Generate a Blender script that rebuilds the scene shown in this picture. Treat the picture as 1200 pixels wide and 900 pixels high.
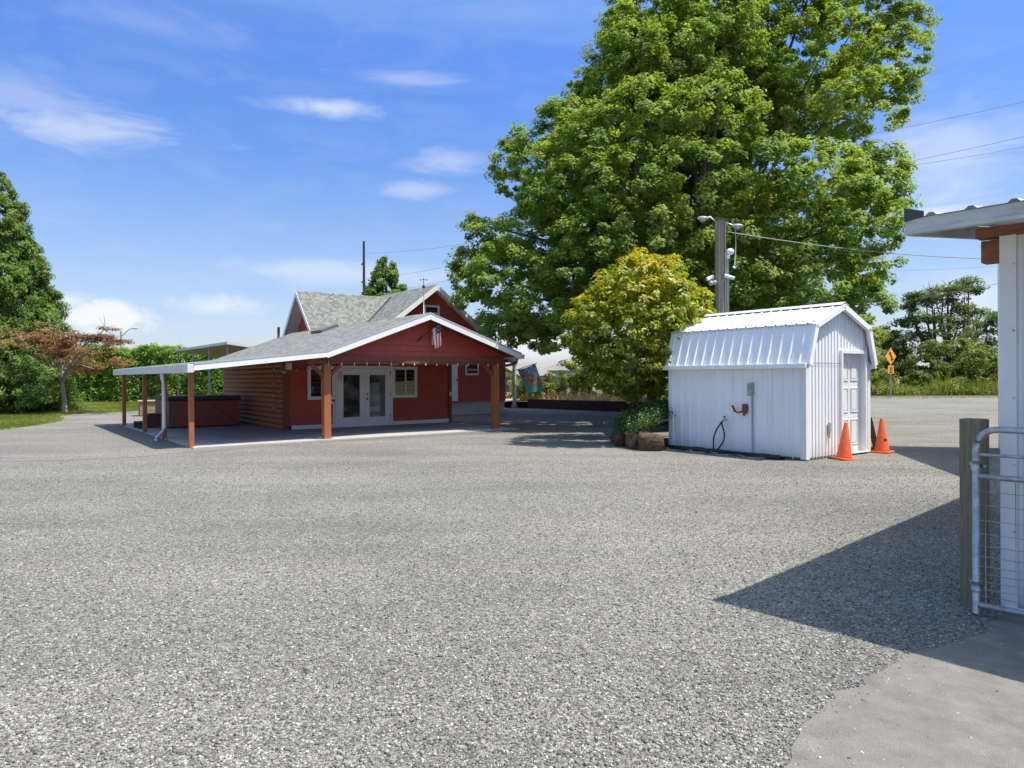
import bpy, bmesh, math, random
import numpy as np
from mathutils import Vector, Matrix
from mathutils.geometry import tessellate_polygon

for o in list(bpy.data.objects): bpy.data.objects.remove(o)
S = bpy.context.scene
COL = S.collection
R = math.radians
rng = np.random.default_rng(7)
random.seed(7)

# ------------------------------------------------------------------ camera
F, Y0, ROLL, EYE = 824.37, 442.27, -0.0042, 1.6      # focal length in px of a 1200 px wide frame, horizon row, roll, eye height
cam = bpy.data.cameras.new('Camera'); camo = bpy.data.objects.new('Camera', cam); COL.objects.link(camo)
cam.sensor_width = 36; cam.lens = F / 1200 * 36
cam.shift_y = (Y0 - 450) / 1200
cam.clip_start = 0.05; cam.clip_end = 6000
camo.location = (0, 0, EYE)
camo.rotation_euler = (Matrix.Rotation(R(90), 3, 'X') @ Matrix.Rotation(ROLL, 3, 'Z')).to_euler()
S.camera = camo
S.render.resolution_x = 1024; S.render.resolution_y = 768

# ------------------------------------------------------------------ sun and sky
SUN_EL, SUN_AZ = 65.0, -14.0                          # azimuth counted from +X towards +Y
sd = Vector((math.cos(R(SUN_EL)) * math.cos(R(SUN_AZ)), math.cos(R(SUN_EL)) * math.sin(R(SUN_AZ)), math.sin(R(SUN_EL))))
sun = bpy.data.lights.new('Sun', 'SUN'); suno = bpy.data.objects.new('Sun', sun); COL.objects.link(suno)
sun.energy = 4.15; sun.angle = R(0.5); sun.color = (1.0, 0.95, 0.86)
suno.rotation_euler = sd.to_track_quat('Z', 'Y').to_euler(); suno.location = (10, -10, 30)
S.view_settings.view_transform = 'Standard'; S.view_settings.look = 'None'
S.view_settings.exposure = 0.78; S.view_settings.gamma = 1.0
W = bpy.data.worlds.new('World'); S.world = W; W.use_nodes = True


def vmath(nt, op, a, b=None, c=None):
    n = nt.nodes.new('ShaderNodeMath'); n.operation = op
    for i, x in enumerate((a, b, c)):
        if x is None: continue
        if isinstance(x, (int, float)): n.inputs[i].default_value = x
        else: nt.links.new(x, n.inputs[i])
    return n.outputs[0]


def sky():
    nt = W.node_tree; N = nt.nodes; L = nt.links
    bg = N['Background']; bg.inputs['Strength'].default_value = 0.115
    st = N.new('ShaderNodeTexSky'); st.sky_type = 'NISHITA'; st.sun_disc = False
    st.sun_elevation = R(SUN_EL); st.sun_rotation = R(90 - SUN_AZ)
    st.altitude = 0; st.air_density = 1.0; st.dust_density = 0.6; st.ozone_density = 3.0
    hs = N.new('ShaderNodeHueSaturation'); hs.inputs['Saturation'].default_value = 1.12; hs.inputs['Value'].default_value = 1.0
    L.new(st.outputs[0], hs.inputs['Color'])
    tc = N.new('ShaderNodeTexCoord'); sp = N.new('ShaderNodeSeparateXYZ'); L.new(tc.outputs['Generated'], sp.inputs[0])
    x, y, z = sp.outputs
    az = vmath(nt, 'ARCTAN2', x, y); el = vmath(nt, 'ARCSINE', z)
    cb = N.new('ShaderNodeCombineXYZ'); L.new(az, cb.inputs[0]); L.new(el, cb.inputs[1])

    def noise(sx, sy, scale, det, rough, off):
        m = N.new('ShaderNodeMapping'); m.inputs['Scale'].default_value = (sx, sy, 1); m.inputs['Location'].default_value = (off, off * .7, 0)
        L.new(cb.outputs[0], m.inputs[0])
        t = N.new('ShaderNodeTexNoise'); t.inputs['Scale'].default_value = scale; t.inputs['Detail'].default_value = det
        t.inputs['Roughness'].default_value = rough; t.inputs['Distortion'].default_value = 0.6
        L.new(m.outputs[0], t.inputs['Vector']); return t.outputs['Fac']
    n1 = noise(1, 3.2, 9, 6, .6, 3.1); n2 = noise(1.0, 1.3, 26, 6, .6, 9.7)

    def cloud(u, v, ru, rv, amt, n, k, lo=0.0, hi=1.0, tilt=0.0):
        a0 = math.atan((u - 600) / F); e0 = math.atan((Y0 - v) / F * math.cos(a0))
        wa = ru / F * math.cos(a0) ** 2; we = rv / F * math.cos(a0)
        da = vmath(nt, 'SUBTRACT', az, a0); de = vmath(nt, 'SUBTRACT', el, e0)
        de = vmath(nt, 'ADD', de, vmath(nt, 'MULTIPLY', da, tilt))
        q = vmath(nt, 'ADD', vmath(nt, 'POWER', vmath(nt, 'MULTIPLY', da, 1 / wa), 2.0), vmath(nt, 'POWER', vmath(nt, 'MULTIPLY', de, 1 / we), 2.0))
        q = vmath(nt, 'SQRT', q)
        q = vmath(nt, 'ADD', q, vmath(nt, 'MULTIPLY', vmath(nt, 'SUBTRACT', n, .5), k))
        m = N.new('ShaderNodeMapRange'); m.interpolation_type = 'SMOOTHSTEP'
        m.inputs['From Min'].default_value = hi; m.inputs['From Max'].default_value = lo
        m.inputs['To Min'].default_value = 0; m.inputs['To Max'].default_value = amt
        L.new(q, m.inputs['Value']); return m.outputs[0]
    cl = [cloud(95, 150, 190, 30, .46, n1, 2.1, tilt=-.04), cloud(40, 118, 150, 34, .26, n1, 2.2), cloud(385, 125, 85, 16, .62, n1, 1.6), cloud(535, 188, 80, 20, .36, n1, 1.8),
          cloud(490, 222, 60, 15, .34, n1, 1.8), cloud(480, 92, 90, 14, .28, n1, 1.6), cloud(400, 318, 200, 22, .38, n1, 1.6),
          cloud(1110, 190, 150, 90, .42, n1, 1.6), cloud(1100, 250, 80, 12, .6, n1, 1.4), cloud(30, 100, 120, 40, .18, n1, 1.8),
          cloud(258, 356, 75, 16, .55, n2, 1.3), cloud(132, 370, 62, 26, .92, n2, 1.5, lo=.4, hi=1.0), cloud(80, 350, 40, 14, .6, n2, 1.2),
          cloud(620, 405, 130, 26, .75, n2, 1.0), cloud(1130, 350, 120, 40, .45, n1, 1.4), cloud(600, 20, 160, 20, .08, n1, 1.8), cloud(180, 25, 160, 26, .14, n1, 1.8)]
    tot = cl[0]
    for c in cl[1:]: tot = vmath(nt, 'MAXIMUM', tot, c)
    # thin high veil over the whole sky, thicker towards the horizon
    veil = N.new('ShaderNodeMapRange'); veil.inputs['From Min'].default_value = .45; veil.inputs['From Max'].default_value = .8; veil.inputs['To Max'].default_value = .09
    L.new(n1, veil.inputs['Value'])
    tot = vmath(nt, 'MAXIMUM', tot, veil.outputs[0])
    hz = N.new('ShaderNodeMapRange'); hz.inputs['From Min'].default_value = .30; hz.inputs['From Max'].default_value = -.02; hz.inputs['To Max'].default_value = .34
    L.new(el, hz.inputs['Value'])
    tot = vmath(nt, 'ADD', tot, vmath(nt, 'MULTIPLY', vmath(nt, 'SUBTRACT', 1.0, tot), hz.outputs[0]))
    mx = N.new('ShaderNodeMix'); mx.data_type = 'RGBA'; L.new(tot, mx.inputs['Factor'])
    # sky tint by height: low band tuned bluer, unseen upper sky brightened for fill
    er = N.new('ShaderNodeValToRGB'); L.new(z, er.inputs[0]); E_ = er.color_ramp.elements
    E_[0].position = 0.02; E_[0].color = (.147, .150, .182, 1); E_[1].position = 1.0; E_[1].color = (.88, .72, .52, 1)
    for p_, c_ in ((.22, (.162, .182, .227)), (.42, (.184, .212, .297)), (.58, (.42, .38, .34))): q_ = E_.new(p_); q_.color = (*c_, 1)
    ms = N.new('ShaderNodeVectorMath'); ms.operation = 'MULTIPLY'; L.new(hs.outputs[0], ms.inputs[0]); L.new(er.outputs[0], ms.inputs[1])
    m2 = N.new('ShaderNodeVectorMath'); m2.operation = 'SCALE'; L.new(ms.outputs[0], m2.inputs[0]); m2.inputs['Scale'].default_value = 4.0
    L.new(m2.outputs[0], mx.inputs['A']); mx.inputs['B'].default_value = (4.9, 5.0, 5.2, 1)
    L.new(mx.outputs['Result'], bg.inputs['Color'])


sky()

# ------------------------------------------------------------------ ground points seen through the lens (used only to measure places)
_c, _s = math.cos(ROLL), math.sin(ROLL)


def ray(u, v):
    du, dv = u - 600, v - Y0
    return Vector(((_c * du + _s * dv) / F, 1, -(-_s * du + _c * dv) / F))


def gp(u, v, z=0.0):
    d = ray(u, v); t = (z - EYE) / d.z
    return Vector((0, 0, EYE)) + d * t


def at(u, v, Y): return Vector((0, 0, EYE)) + ray(u, v) * Y


# ------------------------------------------------------------------ materials
MATS = {}


def mat(name, col, rough=.7, var=.12, vscale=6.0, bump=0.0, bscale=40.0, metal=0.0, spec=.5, col2=None, coord='Object', stretch=(1, 1, 1), bdist=.01):
    """principled surface whose colour wanders between two tones on a noise, with a fine bump"""
    if name in MATS: return MATS[name]
    m = bpy.data.materials.new(name); m.use_nodes = True; MATS[name] = m
    nt = m.node_tree; N = nt.nodes; L = nt.links; b = N['Principled BSDF']
    b.inputs['Roughness'].default_value = rough; b.inputs['Metallic'].default_value = metal; b.inputs['Specular IOR Level'].default_value = spec
    tc = N.new('ShaderNodeTexCoord'); mp = N.new('ShaderNodeMapping'); mp.inputs['Scale'].default_value = stretch
    L.new(tc.outputs[coord], mp.inputs[0])
    n = N.new('ShaderNodeTexNoise'); n.inputs['Scale'].default_value = vscale; n.inputs['Detail'].default_value = 6; n.inputs['Roughness'].default_value = .65
    L.new(mp.outputs[0], n.inputs['Vector'])
    r = N.new('ShaderNodeValToRGB'); r.color_ramp.elements[0].position = .32; r.color_ramp.elements[1].position = .68
    c2 = col2 or tuple(min(1, c * (1 + var)) for c in col); c1 = tuple(c * (1 - var) for c in col)
    if col2: c1 = col
    r.color_ramp.elements[0].color = (*c1, 1); r.color_ramp.elements[1].color = (*c2, 1)
    L.new(n.outputs['Fac'], r.inputs[0]); L.new(r.outputs[0], b.inputs['Base Color'])
    if bump:
        n2 = N.new('ShaderNodeTexNoise'); n2.inputs['Scale'].default_value = bscale; n2.inputs['Detail'].default_value = 5
        L.new(mp.outputs[0], n2.inputs['Vector'])
        bp = N.new('ShaderNodeBump'); bp.inputs['Strength'].default_value = bump; bp.inputs['Distance'].default_value = bdist
        L.new(n2.outputs['Fac'], bp.inputs['Height']); L.new(bp.outputs[0], b.inputs['Normal'])
    return m


def leafmat(name, dark, light, trans=.4, third=None, rough=.6, spec=.2):
    """leaf: colour by a per-leaf tint, part of the light passes through"""
    m = bpy.data.materials.new(name); m.use_nodes = True; MATS[name] = m
    nt = m.node_tree; N = nt.nodes; L = nt.links; b = N['Principled BSDF']; out = N['Material Output']
    a = N.new('ShaderNodeAttribute'); a.attribute_name = 'tint'
    r = N.new('ShaderNodeValToRGB'); e = r.color_ramp.elements
    e[0].position = 0; e[0].color = (*dark, 1); e[1].position = .75 if third else 1; e[1].color = (*light, 1)
    if third: q = e.new(1.0); q.color = (*third, 1)
    L.new(a.outputs['Fac'], r.inputs[0]); L.new(r.outputs[0], b.inputs['Base Color'])
    b.inputs['Roughness'].default_value = rough; b.inputs['Specular IOR Level'].default_value = spec
    t = N.new('ShaderNodeBsdfTranslucent')
    hs = N.new('ShaderNodeHueSaturation'); hs.inputs['Hue'].default_value = .49; hs.inputs['Saturation'].default_value = 1.1; hs.inputs['Value'].default_value = 1.35
    L.new(r.outputs[0], hs.inputs['Color']); L.new(hs.outputs[0], t.inputs['Color'])
    mx = N.new('ShaderNodeMixShader'); mx.inputs[0].default_value = trans
    L.new(b.outputs[0], mx.inputs[1]); L.new(t.outputs[0], mx.inputs[2]); L.new(mx.outputs[0], out.inputs['Surface'])
    return m


def shingle_mat(name, tones):
    m = bpy.data.materials.new(name); m.use_nodes = True
    nt = m.node_tree; N = nt.nodes; L = nt.links; b = N['Principled BSDF']; b.inputs['Roughness'].default_value = .92; b.inputs['Specular IOR Level'].default_value = .2
    uv = N.new('ShaderNodeUVMap')
    br = N.new('ShaderNodeTexBrick'); br.offset = .37; br.inputs['Scale'].default_value = 1; br.inputs['Brick Width'].default_value = .13; br.inputs['Row Height'].default_value = .125
    br.inputs['Mortar Size'].default_value = .008; br.inputs['Color1'].default_value = (0, 0, 0, 1); br.inputs['Color2'].default_value = (1, 1, 1, 1); br.inputs['Mortar'].default_value = (0, 0, 0, 1)
    L.new(uv.outputs[0], br.inputs['Vector'])
    n = N.new('ShaderNodeTexNoise'); n.inputs['Scale'].default_value = 1.4; n.inputs['Detail'].default_value = 8; n.inputs['Roughness'].default_value = .75
    L.new(uv.outputs[0], n.inputs['Vector'])
    f = vmath(nt, 'ADD', vmath(nt, 'MULTIPLY', br.outputs['Color'], .5), vmath(nt, 'MULTIPLY', n.outputs['Fac'], .55))
    r = N.new('ShaderNodeValToRGB'); r.color_ramp.interpolation = 'LINEAR'
    for i, (p, c) in enumerate(tones):
        e = r.color_ramp.elements[i] if i < 2 else r.color_ramp.elements.new(p)
        e.position = p; e.color = (*c, 1)
    L.new(f, r.inputs[0]); L.new(r.outputs[0], b.inputs['Base Color'])
    bp = N.new('ShaderNodeBump'); bp.inputs['Strength'].default_value = .8; bp.inputs['Distance'].default_value = .012
    h = vmath(nt, 'ADD', vmath(nt, 'MULTIPLY', br.outputs['Fac'], -1.0), vmath(nt, 'MULTIPLY', br.outputs['Color'], .6))
    L.new(h, bp.inputs['Height']); L.new(bp.outputs[0], b.inputs['Normal'])
    return m


def gravel_mat(name, base, scale=46.0, patch=((.80, .79, .76), (1.12, 1.10, 1.06)), bump=1.0, warmk=.7):
    """crushed stone: every cell of two voronois is a stone with its own tone, joints dark, broad dusty drifts"""
    m = bpy.data.materials.new(name); m.use_nodes = True
    nt = m.node_tree; N = nt.nodes; L = nt.links; b = N['Principled BSDF']; b.inputs['Roughness'].default_value = .93; b.inputs['Specular IOR Level'].default_value = .22
    tc = N.new('ShaderNodeTexCoord')
    v = N.new('ShaderNodeTexVoronoi'); v.inputs['Scale'].default_value = scale; L.new(tc.outputs['Object'], v.inputs['Vector'])
    v2 = N.new('ShaderNodeTexVoronoi'); v2.inputs['Scale'].default_value = scale * 2.1; L.new(tc.outputs['Object'], v2.inputs['Vector'])
    sp = N.new('ShaderNodeSeparateColor'); L.new(v.outputs['Color'], sp.inputs[0])
    sp2 = N.new('ShaderNodeSeparateColor'); L.new(v2.outputs['Color'], sp2.inputs[0])
    r = N.new('ShaderNodeValToRGB'); e = r.color_ramp.elements
    e[0].position = 0; e[0].color = (base[0] * .25, base[1] * .26, base[2] * .28, 1); e[1].position = 1; e[1].color = (min(1, base[0] * 3.0), min(1, base[1] * 3.0), min(1, base[2] * 2.95), 1)
    for p, k in ((.25, .60), (.6, 1.05), (.85, 1.6)):
        q = e.new(p); q.color = (base[0] * k, base[1] * k, base[2] * k, 1)
    f = vmath(nt, 'ADD', vmath(nt, 'MULTIPLY', sp.outputs[0], .62), vmath(nt, 'MULTIPLY', sp2.outputs[1], .38))
    L.new(f, r.inputs[0])
    # a few stones lean warm
    warm = N.new('ShaderNodeMix'); warm.data_type = 'RGBA'; warm.blend_type = 'MULTIPLY'
    L.new(vmath(nt, 'MULTIPLY', vmath(nt, 'GREATER_THAN', sp.outputs[2], .80), warmk), warm.inputs['Factor'])
    L.new(r.outputs[0], warm.inputs['A']); warm.inputs['B'].default_value = (1.12, .92, .74, 1)
    n = N.new('ShaderNodeTexNoise'); n.inputs['Scale'].default_value = .42; n.inputs['Detail'].default_value = 9; n.inputs['Roughness'].default_value = .62
    mp = N.new('ShaderNodeMapping'); mp.inputs['Scale'].default_value = (.6, 1.2, 1); mp.inputs['Rotation'].default_value = (0, 0, R(-18)); L.new(tc.outputs['Object'], mp.inputs[0]); L.new(mp.outputs[0], n.inputs['Vector'])
    rr = N.new('ShaderNodeValToRGB'); rr.color_ramp.elements[0].position = .36; rr.color_ramp.elements[0].color = (*patch[0], 1); rr.color_ramp.elements[1].position = .64; rr.color_ramp.elements[1].color = (*patch[1], 1)
    L.new(n.outputs['Fac'], rr.inputs[0])
    ml = N.new('ShaderNodeMix'); ml.data_type = 'RGBA'; ml.blend_type = 'MULTIPLY'; ml.inputs['Factor'].default_value = 1
    L.new(warm.outputs['Result'], ml.inputs['A']); L.new(rr.outputs[0], ml.inputs['B'])
    # wheel tracks: long drifts of dust and bare stone across the yard
    mt = N.new('ShaderNodeMapping'); mt.inputs['Scale'].default_value = (.10, 1.15, 1); mt.inputs['Rotation'].default_value = (0, 0, R(24)); L.new(tc.outputs['Object'], mt.inputs[0])
    nt2 = N.new('ShaderNodeTexNoise'); nt2.inputs['Scale'].default_value = 1.0; nt2.inputs['Detail'].default_value = 4; nt2.inputs['Distortion'].default_value = .8; L.new(mt.outputs[0], nt2.inputs['Vector'])
    rt = N.new('ShaderNodeValToRGB'); rt.color_ramp.elements[0].position = .38; rt.color_ramp.elements[0].color = (.91, .91, .915, 1); rt.color_ramp.elements[1].position = .62; rt.color_ramp.elements[1].color = (1.0, .99, .97, 1)
    L.new(nt2.outputs['Fac'], rt.inputs[0])
    m3 = N.new('ShaderNodeMix'); m3.data_type = 'RGBA'; m3.blend_type = 'MULTIPLY'; m3.inputs['Factor'].default_value = 1
    L.new(ml.outputs['Result'], m3.inputs['A']); L.new(rt.outputs[0], m3.inputs['B']); L.new(m3.outputs['Result'], b.inputs['Base Color'])
    h = vmath(nt, 'ADD', vmath(nt, 'MULTIPLY', v.outputs['Distance'], -1.0), vmath(nt, 'MULTIPLY', sp.outputs[1], .45))
    h = vmath(nt, 'ADD', h, vmath(nt, 'MULTIPLY', v2.outputs['Distance'], -.4))
    bp = N.new('ShaderNodeBump'); bp.inputs['Strength'].default_value = bump; bp.inputs['Distance'].default_value = .014
    L.new(h, bp.inputs['Height']); L.new(bp.outputs[0], b.inputs['Normal'])
    return m


RED = (.38, .056, .033)
M_red = mat('red_siding', RED, .55, .14, 3.0, .15, 60, col2=(.46, .076, .046))
M_redtrim = mat('red_brown_timber', (.20, .050, .022), .6, .2, 5, .35, 30, stretch=(6, 6, .6))
M_postlow = mat('red_brown_post', (.33, .105, .038), .6, .2, 5, .35, 30, stretch=(6, 6, .6))
M_log = mat('brown_log_siding', (.30, .092, .042), .5, .28, 4, .3, 30, stretch=(.8, .8, 5), col2=(.46, .165, .080))
M_white = mat('white_trim', (.74, .74, .73), .5, .05, 4, .05, 50)
M_whiteold = mat('weathered_white_trim', (.62, .61, .58), .6, .12, 5, .15, 40)
M_cream = mat('cream_door_paint', (.80, .79, .77), .4, .04, 3)
M_shing = shingle_mat('grey_shingles', ((0.0, (.075, .078, .075)), (1.0, (.30, .31, .285)), (.35, (.15, .155, .145)), (.62, (.225, .235, .215))))
M_shing2 = shingle_mat('tan_grey_shingles', ((0.0, (.17, .15, .13)), (1.0, (.34, .31, .28)), (.4, (.24, .215, .19)), (.7, (.28, .255, .23))))
M_dark = mat('dark_metal', (.03, .03, .032), .5, .2)
M_black = mat('black_rubber', (.015, .015, .016), .55, .2, 10)
M_conc = mat('concrete', (.33, .315, .29), .9, .14, 1.6, .25, 60, col2=(.43, .415, .385))
M_found = mat('painted_foundation', (.42, .42, .41), .85, .08, 3, .2, 50)
M_metalw = mat('white_metal_sheet', (.82, .825, .82), .38, .04, 1.2, spec=.5)


def weather(m):
    """splash dirt above the ground and faint run-off streaks on painted sheet metal"""
    nt = m.node_tree; N = nt.nodes; L = nt.links; b = N['Principled BSDF']; src = b.inputs['Base Color'].links[0].from_socket
    tc = N.new('ShaderNodeTexCoord'); sp = N.new('ShaderNodeSeparateXYZ'); L.new(tc.outputs['Object'], sp.inputs[0])
    n = N.new('ShaderNodeTexNoise'); n.inputs['Scale'].default_value = 7; n.inputs['Detail'].default_value = 7; L.new(tc.outputs['Object'], n.inputs['Vector'])
    mp = N.new('ShaderNodeMapping'); mp.inputs['Scale'].default_value = (9, 9, .35); L.new(tc.outputs['Object'], mp.inputs[0])
    n2 = N.new('ShaderNodeTexNoise'); n2.inputs['Scale'].default_value = 1.6; n2.inputs['Detail'].default_value = 5; L.new(mp.outputs[0], n2.inputs['Vector'])
    g = N.new('ShaderNodeMapRange'); g.inputs['From Min'].default_value = .42; g.inputs['From Max'].default_value = 0; g.inputs['To Max'].default_value = 1; L.new(sp.outputs[2], g.inputs['Value'])
    f = vmath(nt, 'MULTIPLY', vmath(nt, 'POWER', g.outputs[0], 1.6), vmath(nt, 'MULTIPLY', n.outputs['Fac'], .85))
    st = N.new('ShaderNodeMapRange'); st.inputs['From Min'].default_value = .56; st.inputs['From Max'].default_value = .78; st.inputs['To Max'].default_value = .22; L.new(n2.outputs['Fac'], st.inputs['Value'])
    f = vmath(nt, 'MAXIMUM', f, st.outputs[0])
    mx = N.new('ShaderNodeMix'); mx.data_type = 'RGBA'; L.new(f, mx.inputs['Factor']); L.new(src, mx.inputs['A']); mx.inputs['B'].default_value = (.36, .33, .28, 1)
    L.new(mx.outputs['Result'], b.inputs['Base Color'])


weather(M_metalw)
M_metalroof = mat('white_metal_roof', (.58, .59, .585), .35, .04, 1.2)
M_galv = mat('galvanised_steel', (.42, .43, .44), .42, .30, 16, .12, 60, metal=.7)
M_greyw = mat('weathered_wood', (.20, .175, .14), .85, .28, 5, .5, 30, stretch=(7, 7, .7))
M_polew = mat('old_pole_wood', (.30, .27, .23), .9, .25, 5, .6, 30, stretch=(8, 8, .5), bdist=.02)
M_gpost = mat('green_treated_wood', (.21, .185, .115), .85, .25, 5, .6, 40, stretch=(9, 9, .8))
M_beam = mat('reddish_brown_beam', (.26, .105, .05), .7, .3, 4, .4, 30, stretch=(1, 1, 6))
M_bark = mat('bark', (.11, .085, .065), .95, .35, 6, .9, 14, stretch=(2, 2, .5), bdist=.03)
M_palebark = mat('pale_bark', (.30, .26, .21), .9, .25, 6, .5, 20, stretch=(2, 2, .5))
M_orange = mat('orange_cone_plastic', (.66, .095, .022), .55, .2, 9, col2=(.85, .135, .03))
M_rust = mat('rusty_iron', (.22, .06, .03), .85, .4, 18, .5, 60)
M_tub = mat('tub_panel_wood', (.28, .062, .048), .55, .2, 4, .2, 30, stretch=(9, 9, .5))
M_tubside = mat('tub_panel_brown', (.20, .085, .055), .6, .25, 4, .2, 30, stretch=(9, 9, .5))  # browner tone on the left side and left corner panel
M_cover = mat('tub_cover_vinyl', (.035, .036, .04), .5, .2, 4)
M_boxwood = mat('planter_wood', (.26, .19, .13), .8, .2, 5, .3, 30, stretch=(1, 1, 6))
M_lamp = mat('lamp_grey', (.36, .37, .38), .4, .1, 8)
M_brick = mat('low_wall_brown', (.06, .035, .025), .9, .35, 5, .6, 14)
M_rock = mat('rust_brown_rock', (.055, .034, .022), .95, .4, 3.5, 1.0, 11, col2=(.17, .10, .055), bdist=.05)  # dark brown to rust brown on a noise
M_soil = mat('garden_soil', (.07, .05, .035), .95, .3, 6, .6, 30)
M_asph = gravel_mat('worn_asphalt', (.185, .178, .168), 70, ((.84, .84, .84), (1.12, 1.11, 1.08)), .35)
M_road = gravel_mat('road_asphalt', (.095, .095, .098), 50, ((.9, .9, .9), (1.08, 1.08, 1.08)), .3)
M_gravel = gravel_mat('crushed_gravel', (.228, .223, .200), 66, ((.84, .84, .84), (1.17, 1.165, 1.13)), .9, .45)
M_field = mat('dry_field', (.19, .17, .075), .95, .3, .6, .4, 8, col2=(.13, .16, .045))
M_lawn = mat('lawn_ground', (.10, .135, .028), .95, .3, 1.2, .5, 30, col2=(.18, .20, .05))
M_dry = mat('dry_grass_ground', (.36, .29, .15), .95, .3, 2, .5, 30)


def glass_mat(name='window_glass', c0=(.012, .014, .016), c1=(.035, .038, .042), sc=2.5):
    m = bpy.data.materials.new(name); m.use_nodes = True; nt = m.node_tree; N = nt.nodes; L = nt.links; b = N['Principled BSDF']
    n = N.new('ShaderNodeTexNoise'); n.inputs['Scale'].default_value = sc; n.inputs['Detail'].default_value = 5; tc = N.new('ShaderNodeTexCoord'); L.new(tc.outputs['Object'], n.inputs[0])
    r = N.new('ShaderNodeValToRGB'); r.color_ramp.elements[0].position = .4; r.color_ramp.elements[1].position = .6; r.color_ramp.elements[0].color = (*c0, 1); r.color_ramp.elements[1].color = (*c1, 1); L.new(n.outputs[0], r.inputs[0])
    L.new(r.outputs[0], b.inputs['Base Color']); b.inputs['Roughness'].default_value = .03; b.inputs['IOR'].default_value = 1.75
    bp = N.new('ShaderNodeBump'); bp.inputs['Strength'].default_value = .02; L.new(n.outputs[0], bp.inputs['Height']); L.new(bp.outputs[0], b.inputs['Normal'])
    return m


M_glass = glass_mat()
M_doorglass = glass_mat('door_reflection_glass', (.03, .034, .038), (.17, .20, .22), 1.4)  # pale patches in the base colour stand for reflected sky and hedge


def bulb_mat():
    return mat('clear_bulb_glass', (.55, .53, .47), .12, .05, 3)


M_bulb = bulb_mat()
M_lampglass = mat('porch_lamp_glass', (.75, .62, .38), .3, .05)


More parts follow.
